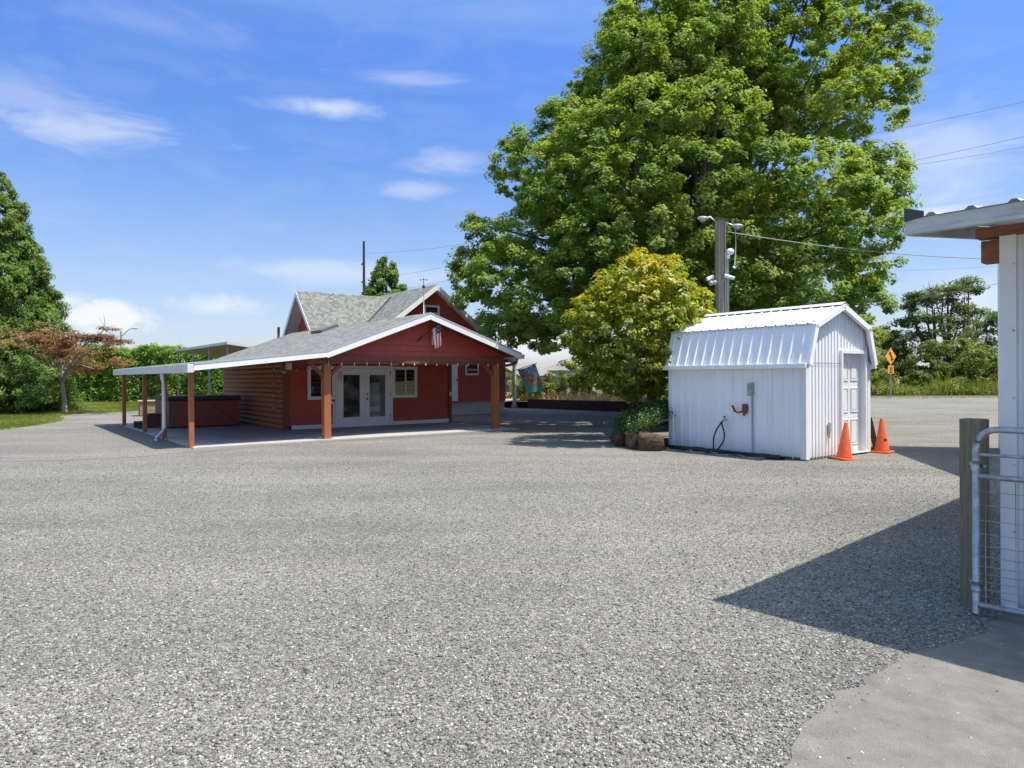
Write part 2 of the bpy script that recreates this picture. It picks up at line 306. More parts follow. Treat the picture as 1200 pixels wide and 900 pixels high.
# ------------------------------------------------------------------ mesh building
class MB:
    def __init__(s): s.v = []; s.f = []; s.mi = []; s.uv = {}; s.cm = 0

    def add(s, pts, faces, uv=None):
        o = len(s.v); s.v += [tuple(p) for p in pts]
        for k, f in enumerate(faces):
            if uv: s.uv[len(s.f)] = uv[k]
            s.f.append([i + o for i in f]); s.mi.append(s.cm)
        return s

    def box(s, x0, x1, y0, y1, z0, z1):
        P = [(x, y, z) for z in (z0, z1) for y in (y0, y1) for x in (x0, x1)]
        return s.add(P, [(0, 2, 3, 1), (4, 5, 7, 6), (0, 1, 5, 4), (2, 6, 7, 3), (0, 4, 6, 2), (1, 3, 7, 5)])

    def bar(s, p, q, w, h, up=(0, 0, 1)):
        p, q = Vector(p), Vector(q); d = (q - p).normalized(); up = Vector(up)
        if abs(d.dot(up)) > .98: up = Vector((0, 1, 0))
        a = d.cross(up).normalized() * w / 2; b = a.cross(d).normalized() * h / 2
        P = [p - a - b, p + a - b, p + a + b, p - a + b, q - a - b, q + a - b, q + a + b, q - a + b]
        return s.add(P, [(0, 1, 2, 3), (7, 6, 5, 4), (4, 5, 1, 0), (5, 6, 2, 1), (6, 7, 3, 2), (7, 4, 0, 3)])

    def tube(s, pts, rad, n=8, cap=True):
        pts = [Vector(p) for p in pts]
        if isinstance(rad, (int, float)): rad = [rad] * len(pts)
        rings = []; ref = Vector((0, 0, 1))
        for i, p in enumerate(pts):
            d = (pts[min(i + 1, len(pts) - 1)] - pts[max(i - 1, 0)]).normalized()
            r_ = ref if abs(d.dot(ref)) < .95 else Vector((1, 0, 0))
            a = d.cross(r_).normalized(); b = d.cross(a)
            rings.append([p + (a * math.cos(t) + b * math.sin(t)) * rad[i] for t in [2 * math.pi * k / n for k in range(n)]])
        P = [q for r_ in rings for q in r_]; fs = []
        for i in range(len(pts) - 1):
            for k in range(n): fs.append((i * n + k, i * n + (k + 1) % n, (i + 1) * n + (k + 1) % n, (i + 1) * n + k))
        if cap: fs.append(tuple(range(n))); fs.append(tuple(reversed(range((len(pts) - 1) * n, len(pts) * n))))
        return s.add(P, fs)

    def lathe(s, prof, c=(0, 0, 0), n=24):
        c = Vector(c); P = []; fs = []
        for r_, z in prof:
            for k in range(n):
                t = 2 * math.pi * k / n; P.append(c + Vector((r_ * math.cos(t), r_ * math.sin(t), z)))
        for i in range(len(prof) - 1):
            for k in range(n): fs.append((i * n + k, i * n + (k + 1) % n, (i + 1) * n + (k + 1) % n, (i + 1) * n + k))
        fs.append(tuple(range((len(prof) - 1) * n, len(prof) * n)))
        fs.append(tuple(reversed(range(n))))
        return s.add(P, fs)

    def slab(s, quad, t, uvo=(0, 0)):
        """quad (eave a, eave b, ridge b, ridge a, counter-clockwise from outside) thickened inward, uv in metres"""
        q = [Vector(p) for p in quad]; n = Vector((0, 0, 0))
        for i in range(len(q)): n += (q[i] - q[0]).cross(q[(i + 1) % len(q)] - q[0])
        n.normalize(); k = len(q)
        e = (q[1] - q[0]).normalized(); w = n.cross(e)
        lo = [p - n * t for p in q]
        U = [((p - q[0]).dot(e) + uvo[0], (p - q[0]).dot(w) + uvo[1]) for p in q]
        fs = [tuple(range(k)), tuple(reversed(range(k, 2 * k)))] + [(i, k + i, k + (i + 1) % k, (i + 1) % k) for i in range(k)]
        uv = [U, list(reversed(U))] + [[U[i], U[i], U[(i + 1) % k], U[(i + 1) % k]] for i in range(k)]
        return s.add(q + lo, fs, uv)

    def sphere(s, c, r, n=12, m=8, sc=(1, 1, 1)):
        prof = []
        c = Vector(c); P = []; fs = []
        for i in range(m + 1):
            a = math.pi * i / m - math.pi / 2
            for k in range(n):
                t = 2 * math.pi * k / n; P.append(c + Vector((math.cos(a) * math.cos(t) * r * sc[0], math.cos(a) * math.sin(t) * r * sc[1], math.sin(a) * r * sc[2])))
        for i in range(m):
            for k in range(n): fs.append((i * n + k, i * n + (k + 1) % n, (i + 1) * n + (k + 1) % n, (i + 1) * n + k))
        return s.add(P, fs)

    def build(s, name, m=None, parent=None, smooth=False, bevel=0.0):
        me = bpy.data.meshes.new(name); me.from_pydata(s.v, [], s.f)
        ms = m if isinstance(m, (list, tuple)) else [m]
        for x in ms: me.materials.append(x)
        if len(ms) > 1: me.polygons.foreach_set('material_index', s.mi)
        if s.uv:
            ul = me.uv_layers.new(name='UVMap')
            for fi, U in s.uv.items():
                p = me.polygons[fi]
                for k, li in enumerate(p.loop_indices): ul.data[li].uv = U[k]
        if smooth: me.polygons.foreach_set('use_smooth', [True] * len(me.polygons))
        me.update()
        o = bpy.data.objects.new(name, me); COL.objects.link(o)
        if parent: o.parent = parent
        if bevel:
            b = o.modifiers.new('bevel', 'BEVEL'); b.width = bevel; b.segments = 2; b.limit_method = 'ANGLE'; b.angle_limit = R(40)
        return o


def tag(o, label=None, cat=None, group=None, kind=None):
    if label: o['label'] = label
    if cat: o['category'] = cat
    if group: o['group'] = group
    if kind: o['kind'] = kind
    return o


def empty(name, loc, rz=0.0, label=None, cat=None, group=None):
    o = bpy.data.objects.new(name, None); COL.objects.link(o); o.location = loc; o.rotation_euler = (0, 0, rz)
    o.empty_display_size = .2
    return tag(o, label, cat, group)


def copy_tree(o, parent=None):
    c = o.copy(); COL.objects.link(c)
    if parent: c.parent = parent
    for ch in list(o.children): copy_tree(ch, c)
    return c


def lap_siding(b, srange, z0, z1, h, frame, out=.026):
    """horizontal boards: srange(z)->(s0,s1); frame(s,off,z)->point; each board leans out at its foot"""
    n = max(1, round((z1 - z0) / h)); h = (z1 - z0) / n
    for i in range(n):
        za, zb = z0 + i * h, z0 + (i + 1) * h
        a0, a1 = srange(za + 1e-4); b0, b1 = srange(zb - 1e-4)
        if a1 - a0 < .02: continue
        if b1 < b0: b0 = b1 = (b0 + b1) / 2
        b.add([frame(a0, out, za), frame(a1, out, za), frame(b1, .002, zb), frame(b0, .002, zb), frame(a0, 0, za), frame(a1, 0, za)],
              [(0, 1, 2, 3), (4, 5, 1, 0)])


def ribbed(b, s0, s1, pitch, zbot, ztop, frame, rib=.022, w=.03, flat=.02, phase=0.0, minor=True):
    """pressed metal sheet: vertical ribs; zbot(s), ztop(s) give the cut edges"""
    pr = [(s0, 0)]; s = s0 + phase
    while s < s1 - w:
        if s > s0 + w:
            pr += [(s - w / 2 - flat / 2, 0), (s - flat / 2, rib), (s + flat / 2, rib), (s + w / 2 + flat / 2, 0)]
            if minor and s + pitch < s1:
                for k in (1 / 3, 2 / 3): pr += [(s + pitch * k - .012, 0), (s + pitch * k, .004), (s + pitch * k + .012, 0)]
        s += pitch
    pr = sorted([p for p in pr if p[0] < s1]) + [(s1, 0)]
    P = []; fs = []
    for k, (x, o) in enumerate(pr):
        P += [frame(x, o, zbot(x)), frame(x, o, ztop(x))]
        if k: fs.append((2 * k - 2, 2 * k, 2 * k + 1, 2 * k - 1))
    b.add(P, fs)


def window(parent, name, frame, s0, s1, z0, z1, tr=.07, depth=.05, mull=(), bars=(), trim=None, glass=None, sill=False, handle=None):
    """frame proud of the wall, pane inside it; frame(s, off, z)->local point"""
    def bx(b, a0, a1, c0, c1, o0, o1):
        P = [frame(s, o, z) for z in (c0, c1) for o in (o0, o1) for s in (a0, a1)]
        b.add(P, [(0, 2, 3, 1), (4, 5, 7, 6), (0, 1, 5, 4), (2, 6, 7, 3), (0, 4, 6, 2), (1, 3, 7, 5)])
    b = MB()
    bx(b, s0, s0 + tr, z0, z1, 0.018, depth); bx(b, s1 - tr, s1, z0, z1, 0.018, depth)
    bx(b, s0 + tr, s1 - tr, z1 - tr, z1, 0.018, depth - .003); bx(b, s0 + tr, s1 - tr, z0, z0 + tr, 0.018, depth - .003)
    for m_ in mull: bx(b, m_ - .02, m_ + .02, z0 + tr, z1 - tr, 0.018, depth - .012)
    for m_ in bars: bx(b, s0 + tr, s1 - tr, m_ - .02, m_ + .02, 0.018, depth - .014)
    w = b.build(name, trim or M_white, parent, bevel=.004)
    g = MB(); bx(g, s0 + tr, s1 - tr, z0 + tr, z1 - tr, 0.017, 0.024); g.build('pane', glass or M_glass, w)
    return w


def poly_sheet(name, pts, z, m, label=None, kind='structure', rag=0.0, seg=.5):
    pts = [Vector((p[0], p[1], 0)) for p in pts]
    if rag:
        q = []
        for i, p in enumerate(pts):
            e = pts[(i + 1) % len(pts)]; n = max(1, min(160, int((e - p).length / seg))); d = (e - p)
            for k in range(n):
                x = p + d * k / n; f = 1.6 / max(rag, .03) ** .5          # a soft wandering edge, same wave on both sides of a corner
                q.append(x + Vector((math.sin(x.y * f + 1.3) + .6 * math.sin(x.x * f * 2.3 + x.y * f) + .35 * math.sin(x.y * f * 5.1 + x.x * 3), math.sin(x.x * f + .4) + .6 * math.sin(x.y * f * 2.1 - x.x * f) + .35 * math.sin(x.x * f * 4.7), 0)) * rag * .55)
        pts = q
    tri = tessellate_polygon([pts])
    b = MB()
    up = []
    for t in tri:
        a, c, e = (pts[i] for i in t)
        up.append(t if (c - a).cross(e - a).z > 0 else tuple(reversed(t)))
    b.add([(p.x, p.y, z) for p in pts], up)
    o = b.build(name, m); tag(o, kind=kind)
    if label: o['label'] = label
    return o


# ------------------------------------------------------------------ foliage
def leaf_mesh(name, C, Nrm, size, tint, m, parent=None, aspect=.55, droop=None, axis=None):
    """one kite-shaped leaf per row, random spin about its normal"""
    n = len(C); C = np.asarray(C, float); Nrm = np.asarray(Nrm, float)
    Nrm /= np.linalg.norm(Nrm, axis=1, keepdims=True) + 1e-9
    t = rng.normal(size=(n, 3)) if axis is None else np.asarray(axis, float) + rng.normal(size=(n, 3)) * .35
    t -= Nrm * (t * Nrm).sum(1, keepdims=True); t /= np.linalg.norm(t, axis=1, keepdims=True) + 1e-9
    if droop: t[:, 2] -= droop; t /= np.linalg.norm(t, axis=1, keepdims=True)
    s = np.cross(Nrm, t); size = np.asarray(size).reshape(-1, 1) * np.ones((n, 1))
    V = np.empty((n, 4, 3))
    V[:, 0] = C - t * size * .5
    V[:, 1] = C + s * size * aspect * .5 + Nrm * size * .08
    V[:, 2] = C + t * size * .5
    V[:, 3] = C - s * size * aspect * .5 + Nrm * size * .08
    me = bpy.data.meshes.new(name)
    me.vertices.add(4 * n); me.vertices.foreach_set('co', V.reshape(-1).astype(np.float32))
    me.loops.add(4 * n); me.loops.foreach_set('vertex_index', np.arange(4 * n, dtype=np.int32))
    me.polygons.add(n); me.polygons.foreach_set('loop_start', np.arange(0, 4 * n, 4, dtype=np.int32))
    try: me.polygons.foreach_set('loop_total', np.full(n, 4, dtype=np.int32))
    except Exception: pass
    a = me.attributes.new('tint', 'FLOAT', 'POINT'); a.data.foreach_set('value', np.repeat(np.clip(tint, 0, 1), 4).astype(np.float32))
    me.materials.append(m); me.update(calc_edges=True); me.validate()
    o = bpy.data.objects.new(name, me); COL.objects.link(o)
    if parent: o.parent = parent
    return o


def rdir(n):
    d = rng.normal(size=(n, 3)); return d / np.linalg.norm(d, axis=1, keepdims=True)


def lobed(lobes, sub=24, leaves=80, subr=.36, leaf=.17, flat=.75, shell=.55, tintvar=.22, upbias=.5, low_cut=-.55):
    """lobes: (centre, radius[, tint]) -> leaf centres, normals, sizes, tints.  lobe > spray > leaf"""
    Cs, Ns, Ts = [], [], []
    for L_ in lobes:
        c, r = np.asarray(L_[0], float), L_[1]; tn = L_[2] if len(L_) > 2 else .5
        k = max(4, int(sub * min(1.6, (r / 1.4) ** 1.6)))
        d = rdir(k * 3); d = d[d[:, 2] > low_cut][:k]
        rad = r * (shell + (1 - shell) * rng.random((len(d), 1)) ** .5)
        sc = c + d * rad * np.array([1, 1, flat])
        st = np.clip(tn + rng.normal(size=len(d)) * tintvar * .6, 0, 1)
        sr = subr * (.6 + .8 * rng.random(len(d)))
        for j in range(len(d)):
            q = rdir(leaves); rr = sr[j] * rng.random((leaves, 1)) ** .45
            Cs.append(sc[j] + q * rr * np.array([1, 1, .7]))
            Ns.append(d[j] * .7 + q * .45 + np.array([.1, -.1, upbias]) + rng.normal(size=(leaves, 3)) * .30)
            Ts.append(st[j] + rng.normal(size=leaves) * tintvar * .5)
    C = np.concatenate(Cs); return C, np.concatenate(Ns), leaf * (.65 + .7 * rng.random(len(C))), np.concatenate(Ts)


def limb_tree(b, base, fork, tips, r0, rl=.35, jitter=.25):
    base, fork = Vector(base), Vector(fork)
    mid = base.lerp(fork, .5) + Vector((random.uniform(-1, 1), random.uniform(-1, 1), 0)) * jitter * .3
    b.tube([base - Vector((0, 0, .05)), base + Vector((0, 0, .25)), mid, fork], [r0 * 1.45, r0 * 1.08, r0 * .95, r0 * .82], 10)
    for t in tips:
        t = Vector(t); a = fork + Vector((0, 0, random.uniform(-.25, .35) * (fork.z - base.z)))
        if a.z > t.z: a.z = max(base.z + .3, min(a.z, t.z - .05)) if t.z > base.z + .6 else a.z
        m1 = a.lerp(t, .38) + Vector((random.uniform(-1, 1), random.uniform(-1, 1), random.uniform(.2, 1))) * jitter
        m2 = a.lerp(t, .72) + Vector((random.uniform(-1, 1), random.uniform(-1, 1), random.uniform(0, 1))) * jitter
        b.tube([a, m1, m2, t], [r0 * rl, r0 * rl * .75, r0 * rl * .45, r0 * rl * .15], 6)


M_leafbig = leafmat('broad_green_leaf', (.105, .190, .030), (.275, .375, .068), .48, (.37, .40, .075))
M_leafsmall = leafmat('glossy_yellow_green_leaf', (.11, .175, .018), (.38, .41, .035), .40, (.56, .40, .04), .42, .4)
M_conif = leafmat('conifer_spray', (.050, .112, .020), (.200, .290, .048), .35)
M_paleshrub = leafmat('pale_green_spray', (.07, .13, .028), (.21, .31, .075), .35)
M_hedge = leafmat('laurel_leaf', (.085, .175, .020), (.27, .41, .055), .42, None, .45, .35)
M_maple = leafmat('bronze_maple_leaf', (.165, .078, .036), (.32, .195, .082), .4, (.26, .29, .06))
M_shrub = leafmat('roadside_shrub_leaf', (.045, .085, .016), (.200, .255, .042), .4, (.33, .32, .07))
M_weed = leafmat('tall_weed_leaf', (.09, .13, .022), (.28, .32, .065), .45, (.42, .38, .14))
M_cover_l = leafmat('ground_cover_leaf', (.040, .085, .024), (.115, .195, .05), .35, (.18, .24, .08))
M_petal = leafmat('white_petal', (.6, .6, .58), (.8, .8, .78), .3)
M_grass = leafmat('lawn_blade', (.11, .16, .026), (.27, .31, .065), .45, (.40, .37, .14))
M_straw = leafmat('straw_blade', (.30, .24, .11), (.60, .50, .27), .4)
M_dullgreen = leafmat('dull_green_leaf', (.055, .100, .026), (.170, .235, .060), .45, (.25, .20, .09))


def tree(name, label, cat, base, fork, lobes, r0, lm, bark=None, group=None, tips=None, **kw):
    t = empty(name, base, 0, label, cat, group); bv = Vector(base)
    lo = [((Vector(l[0]) - bv),) + tuple(l[1:]) for l in lobes]
    rl = kw.pop('rl', .35); asp = kw.pop('aspect', .55); dr = kw.pop('droop', None)
    if r0:
        b = MB(); tp = tips if tips is not None else [l[0] for l in lobes]
        tp = [Vector(x) - (bv if tips is not None else Vector()) for x in tp]
        limb_tree(b, (0, 0, 0), Vector(fork) - bv, tp, r0, rl)
        b.build('trunk', bark or M_bark, t, smooth=True)
    C, Nn, sz, ti = lobed(lo, **kw)
    leaf_mesh('crown', C, Nn, sz, ti, lm, t, asp, dr)
    return t


# ================================================================== THE SETTING
def ground():
    base = MB(); n = 24
    base.add([(-3000, -300, -.03), (3000, -300, -.03), (3000, 4500, -.03), (-3000, 4500, -.03)], [(0, 1, 2, 3)])
    tag(base.build('ground', M_field), kind='structure')
    poly_sheet('gravel_yard', [(-24, -14), (40, -14), (46, 51.2), (12, 53.0), (4, 33.2), (-1, 38), (-9, 38), (-31, 33), (-30, 10)], 0, M_gravel, rag=.12, seg=1.0)
    A = [gp(*p) for p in ((-200, 560), (0, 541), (60, 540), (140, 537), (222, 530.5))]
    A += [gp(*p) for p in ((400, 517), (592, 506.5), (660, 502), (735, 498), (775, 490), (745, 481), (650, 478), (603, 477))]
    A += [Vector((-6, 33, 0)), Vector((-12.5, 25.0, 0))]
    A += [gp(*p) for p in ((110, 500.5), (0, 507), (-200, 518))]
    poly_sheet('driveway', A, .004, M_asph, rag=.07, seg=.4)
    Lw = [gp(*p) for p in ((-250, 520), (0, 504), (40, 499), (70, 494), (76, 491), (66, 487.5), (100, 484.5), (150, 482.5), (172, 480.5), (190, 476), (190, 468), (60, 468), (0, 474), (-250, 484))]
    poly_sheet('lawn', Lw, .008, M_lawn, rag=.12, seg=.4)
    # concrete apron by the barn, lower right
    P = [gp(*p) for p in ((930, 870), (958, 835), (985, 812), (1012, 796), (1050, 780), (1085, 764), (1130, 744), (1160, 728), (1190, 716))]
    P += [Vector((6.5, 2.2, 0)), Vector((5.0, -3, 0)), Vector((.9, -3, 0)), Vector((.9, 2.4, 0))]
    poly_sheet('concrete_apron', P, .006, mat('stained_concrete', (.175, .164, .143), .95, .2, 4.5, 1.0, 170, col2=(.270, .255, .228), bdist=.012, spec=.2), rag=.075, seg=.04)
    # road far right, running across the view
    rd = [(-140, 60.5), (200, 50.4), (200, 57.4), (-140, 67.5)]
    poly_sheet('road', rd, -.004, M_road)
    ln = MB()
    for off in (3.35, 3.55): ln.add([(-140, 60.5 + off - .05, 0), (200, 50.4 + off - .05, 0), (200, 50.4 + off + .05, 0), (-140, 60.5 + off + .05, 0)], [(0, 1, 2, 3)])
    tag(ln.build('road_line', mat('yellow_road_paint', (.55, .38, .05), .7)), kind='structure')


ground()


def blades(name, pts, h, m, w=.012, lean=.35, tint=None, label=None):
    """thin upright blades, one mesh"""
    P = np.asarray(pts, float); n = len(P); hh = np.asarray(h) * (.5 + .9 * rng.random(n))
    d = rng.normal(size=(n, 3)); d[:, 2] = 0; d /= np.linalg.norm(d, axis=1, keepdims=True)
    top = P + d * (hh * lean * rng.random(n))[:, None] + np.array([0, 0, 1]) * hh[:, None]
    sd_ = np.cross(d, [0, 0, 1]); sd_ = sd_ * np.cos(rng.random(n) * 6.28)[:, None] + d * np.sin(rng.random(n) * 6.28)[:, None]
    V = np.empty((n, 3, 3)); V[:, 0] = P - sd_ * w; V[:, 1] = P + sd_ * w; V[:, 2] = top
    me = bpy.data.meshes.new(name); me.vertices.add(3 * n); me.vertices.foreach_set('co', V.reshape(-1).astype(np.float32))
    me.loops.add(3 * n); me.loops.foreach_set('vertex_index', np.arange(3 * n, dtype=np.int32))
    me.polygons.add(n); me.polygons.foreach_set('loop_start', np.arange(0, 3 * n, 3, dtype=np.int32))
    a = me.attributes.new('tint', 'FLOAT', 'POINT'); a.data.foreach_set('value', np.repeat(rng.random(n) if tint is None else tint, 3).astype(np.float32))
    me.materials.append(m); me.update(calc_edges=True); me.validate()
    o = bpy.data.objects.new(name, me); COL.objects.link(o)
    tag(o, label, None, None, 'stuff'); return o


def in_poly(P, poly):
    x, y = P[:, 0], P[:, 1]; ins = np.zeros(len(P), bool); j = len(poly) - 1
    for i in range(len(poly)):
        xi, yi = poly[i][0], poly[i][1]; xj, yj = poly[j][0], poly[j][1]
        c = ((yi > y) != (yj > y)) & (x < (xj - xi) * (y - yi) / (yj - yi + 1e-12) + xi); ins ^= c; j = i
    return ins


def scatter(poly, n):
    poly = [(p[0], p[1]) for p in poly]; a = np.array(poly); lo, hi = a.min(0), a.max(0); out = []
    tot = 0
    while tot < n:
        P = lo + (hi - lo) * rng.random((n * 2, 2)); P = P[in_poly(P, poly)]; out.append(P); tot += len(P)
    P = np.concatenate(out)[:n]; return np.c_[P, np.zeros(len(P))]


def lawn_grass():
    poly = [gp(*p) for p in ((-120, 513), (0, 504), (40, 499), (70, 494), (76, 491), (66, 487.5), (100, 484.5), (150, 482.5), (172, 480.5), (190, 476), (190, 470), (60, 471), (0, 478), (-120, 484))]
    P = scatter(poly, 70000); P[:, 2] = .008
    t = .5 + .35 * np.sin(P[:, 0] * .9 + 1.3) * np.sin(P[:, 1] * .6) + rng.normal(size=len(P)) * .2
    blades('lawn_grass', P, .07, M_grass, .018, .6, np.clip(t, 0, 1), 'short mown green grass in front of the hedge')


lawn_grass()


def gravel_stones():
    """loose crushed stone lying on the yard near the camera: one scattered heap of little faceted rocks"""
    n = 95000
    Y = 2.5 + 11.0 * rng.random(n * 2) ** 1.7; X = (rng.random(n * 2) * 2 - 1) * .80 * Y
    P = np.c_[X, Y]
    pad = [(.9, 2.4)] + [tuple(gp(*p)[:2]) for p in ((930, 870), (958, 835), (985, 812), (1012, 796), (1050, 780), (1085, 764), (1130, 744), (1160, 728), (1190, 716))] + [(6.5, 2.2), (5, -3), (.9, -3)]
    ins = in_poly(P, pad); dm = np.full(len(P), 9.0)
    for (x0, y0), (x1, y1) in zip(pad[:10], pad[1:11]):
        e = np.array([x1 - x0, y1 - y0]); q = P - np.array([x0, y0]); k = np.clip(q @ e / (e @ e), 0, 1); dm = np.minimum(dm, np.linalg.norm(q - k[:, None] * e, axis=1))
    keep = ~ins | (rng.random(len(P)) < .045 + .8 * np.exp(-dm / .16))
    P = P[keep][:n]; n = len(P)
    dodeca = np.array([(1, 1, 1), (-1, 1, 1), (1, -1, 1), (-1, -1, 1), (1, 1, -1), (-1, 1, -1), (1, -1, -1), (-1, -1, -1)], float) * .62
    V = np.repeat(dodeca[None], n, 0) * (1 + rng.normal(size=(n, 8, 1)) * .22) + rng.normal(size=(n, 8, 3)) * .12
    sc = (.0042 + .0055 * rng.random(n) ** 1.8)[:, None] * np.array([1, 1, .65]) * (1 + .4 * rng.normal(size=(n, 3)).clip(-1, 1))
    V *= np.abs(sc)[:, None, :]
    a, t1 = rng.random(n) * 6.283, rng.normal(size=n) * .5
    ca, sa, ct, st_ = np.cos(a), np.sin(a), np.cos(t1), np.sin(t1)
    x, y, z = V[..., 0], V[..., 1], V[..., 2]
    y, z = y * ct[:, None] - z * st_[:, None], y * st_[:, None] + z * ct[:, None]
    x, y = x * ca[:, None] - y * sa[:, None], x * sa[:, None] + y * ca[:, None]
    V = np.stack([x + P[:, 0, None], y + P[:, 1, None], z + (np.abs(sc[:, 2]) * .35)[:, None]], -1)
    q = np.array([(0, 1, 3, 2), (4, 6, 7, 5), (0, 4, 5, 1), (2, 3, 7, 6), (0, 2, 6, 4), (1, 5, 7, 3)])
    idx = (q[None] + 8 * np.arange(n)[:, None, None]).reshape(-1)
    me = bpy.data.meshes.new('gravel_stones'); me.vertices.add(8 * n); me.vertices.foreach_set('co', V.reshape(-1).astype(np.float32))
    me.loops.add(len(idx)); me.loops.foreach_set('vertex_index', idx.astype(np.int32))
    me.polygons.add(6 * n); me.polygons.foreach_set('loop_start', np.arange(0, 24 * n, 4, dtype=np.int32))
    at_ = me.attributes.new('tint', 'FLOAT', 'POINT'); at_.data.foreach_set('value', np.repeat(rng.random(n), 8).astype(np.float32))
    m = bpy.data.materials.new('loose_stone'); m.use_nodes = True; nt = m.node_tree; N = nt.nodes; L = nt.links; b = N['Principled BSDF']
    b.inputs['Roughness'].default_value = .9; b.inputs['Specular IOR Level'].default_value = .25
    A = N.new('ShaderNodeAttribute'); A.attribute_name = 'tint'; r = N.new('ShaderNodeValToRGB'); e = r.color_ramp.elements
    e[0].color = (.095, .096, .097, 1); e[1].color = (.52, .51, .47, 1)
    for p, c in ((.3, (.145, .143, .136)), (.55, (.215, .211, .19)), (.75, (.29, .26, .205)), (.8, (.27, .268, .255))): q_ = e.new(p); q_.color = (*c, 1)
    L.new(A.outputs['Fac'], r.inputs[0]); L.new(r.outputs[0], b.inputs['Base Color'])
    me.materials.append(m); me.update(calc_edges=True); me.validate()
    o = bpy.data.objects.new('gravel_stones', me); COL.objects.link(o); tag(o, 'loose grey crushed stone lying across the yard', None, None, 'stuff')


gravel_stones()

# ================================================================== THE RED HOUSE
HA = .6478
HC = Vector((math.cos(HA), math.sin(HA), 0)); HD = Vector((-math.sin(HA), math.cos(HA), 0)); HQ = Vector((-7.418, 16.258, 0))


def hw(c, d, z=0.0): return HQ + HC * c + HD * d + Vector((0, 0, z))


RC = [(-.05, 1.95), (3.1, 2.30), (6.1, 3.41), (9.3, 2.34)]       # roof profile of the front wing (c, z of the top surface)
DF, DB = -.48, 10.5                                              # front and back edge of that roof


def wing_top(c):
    for (a, za), (b_, zb) in zip(RC, RC[1:]):
        if c <= b_: return za + (zb - za) * (c - a) / (b_ - a)
    return RC[-1][1]


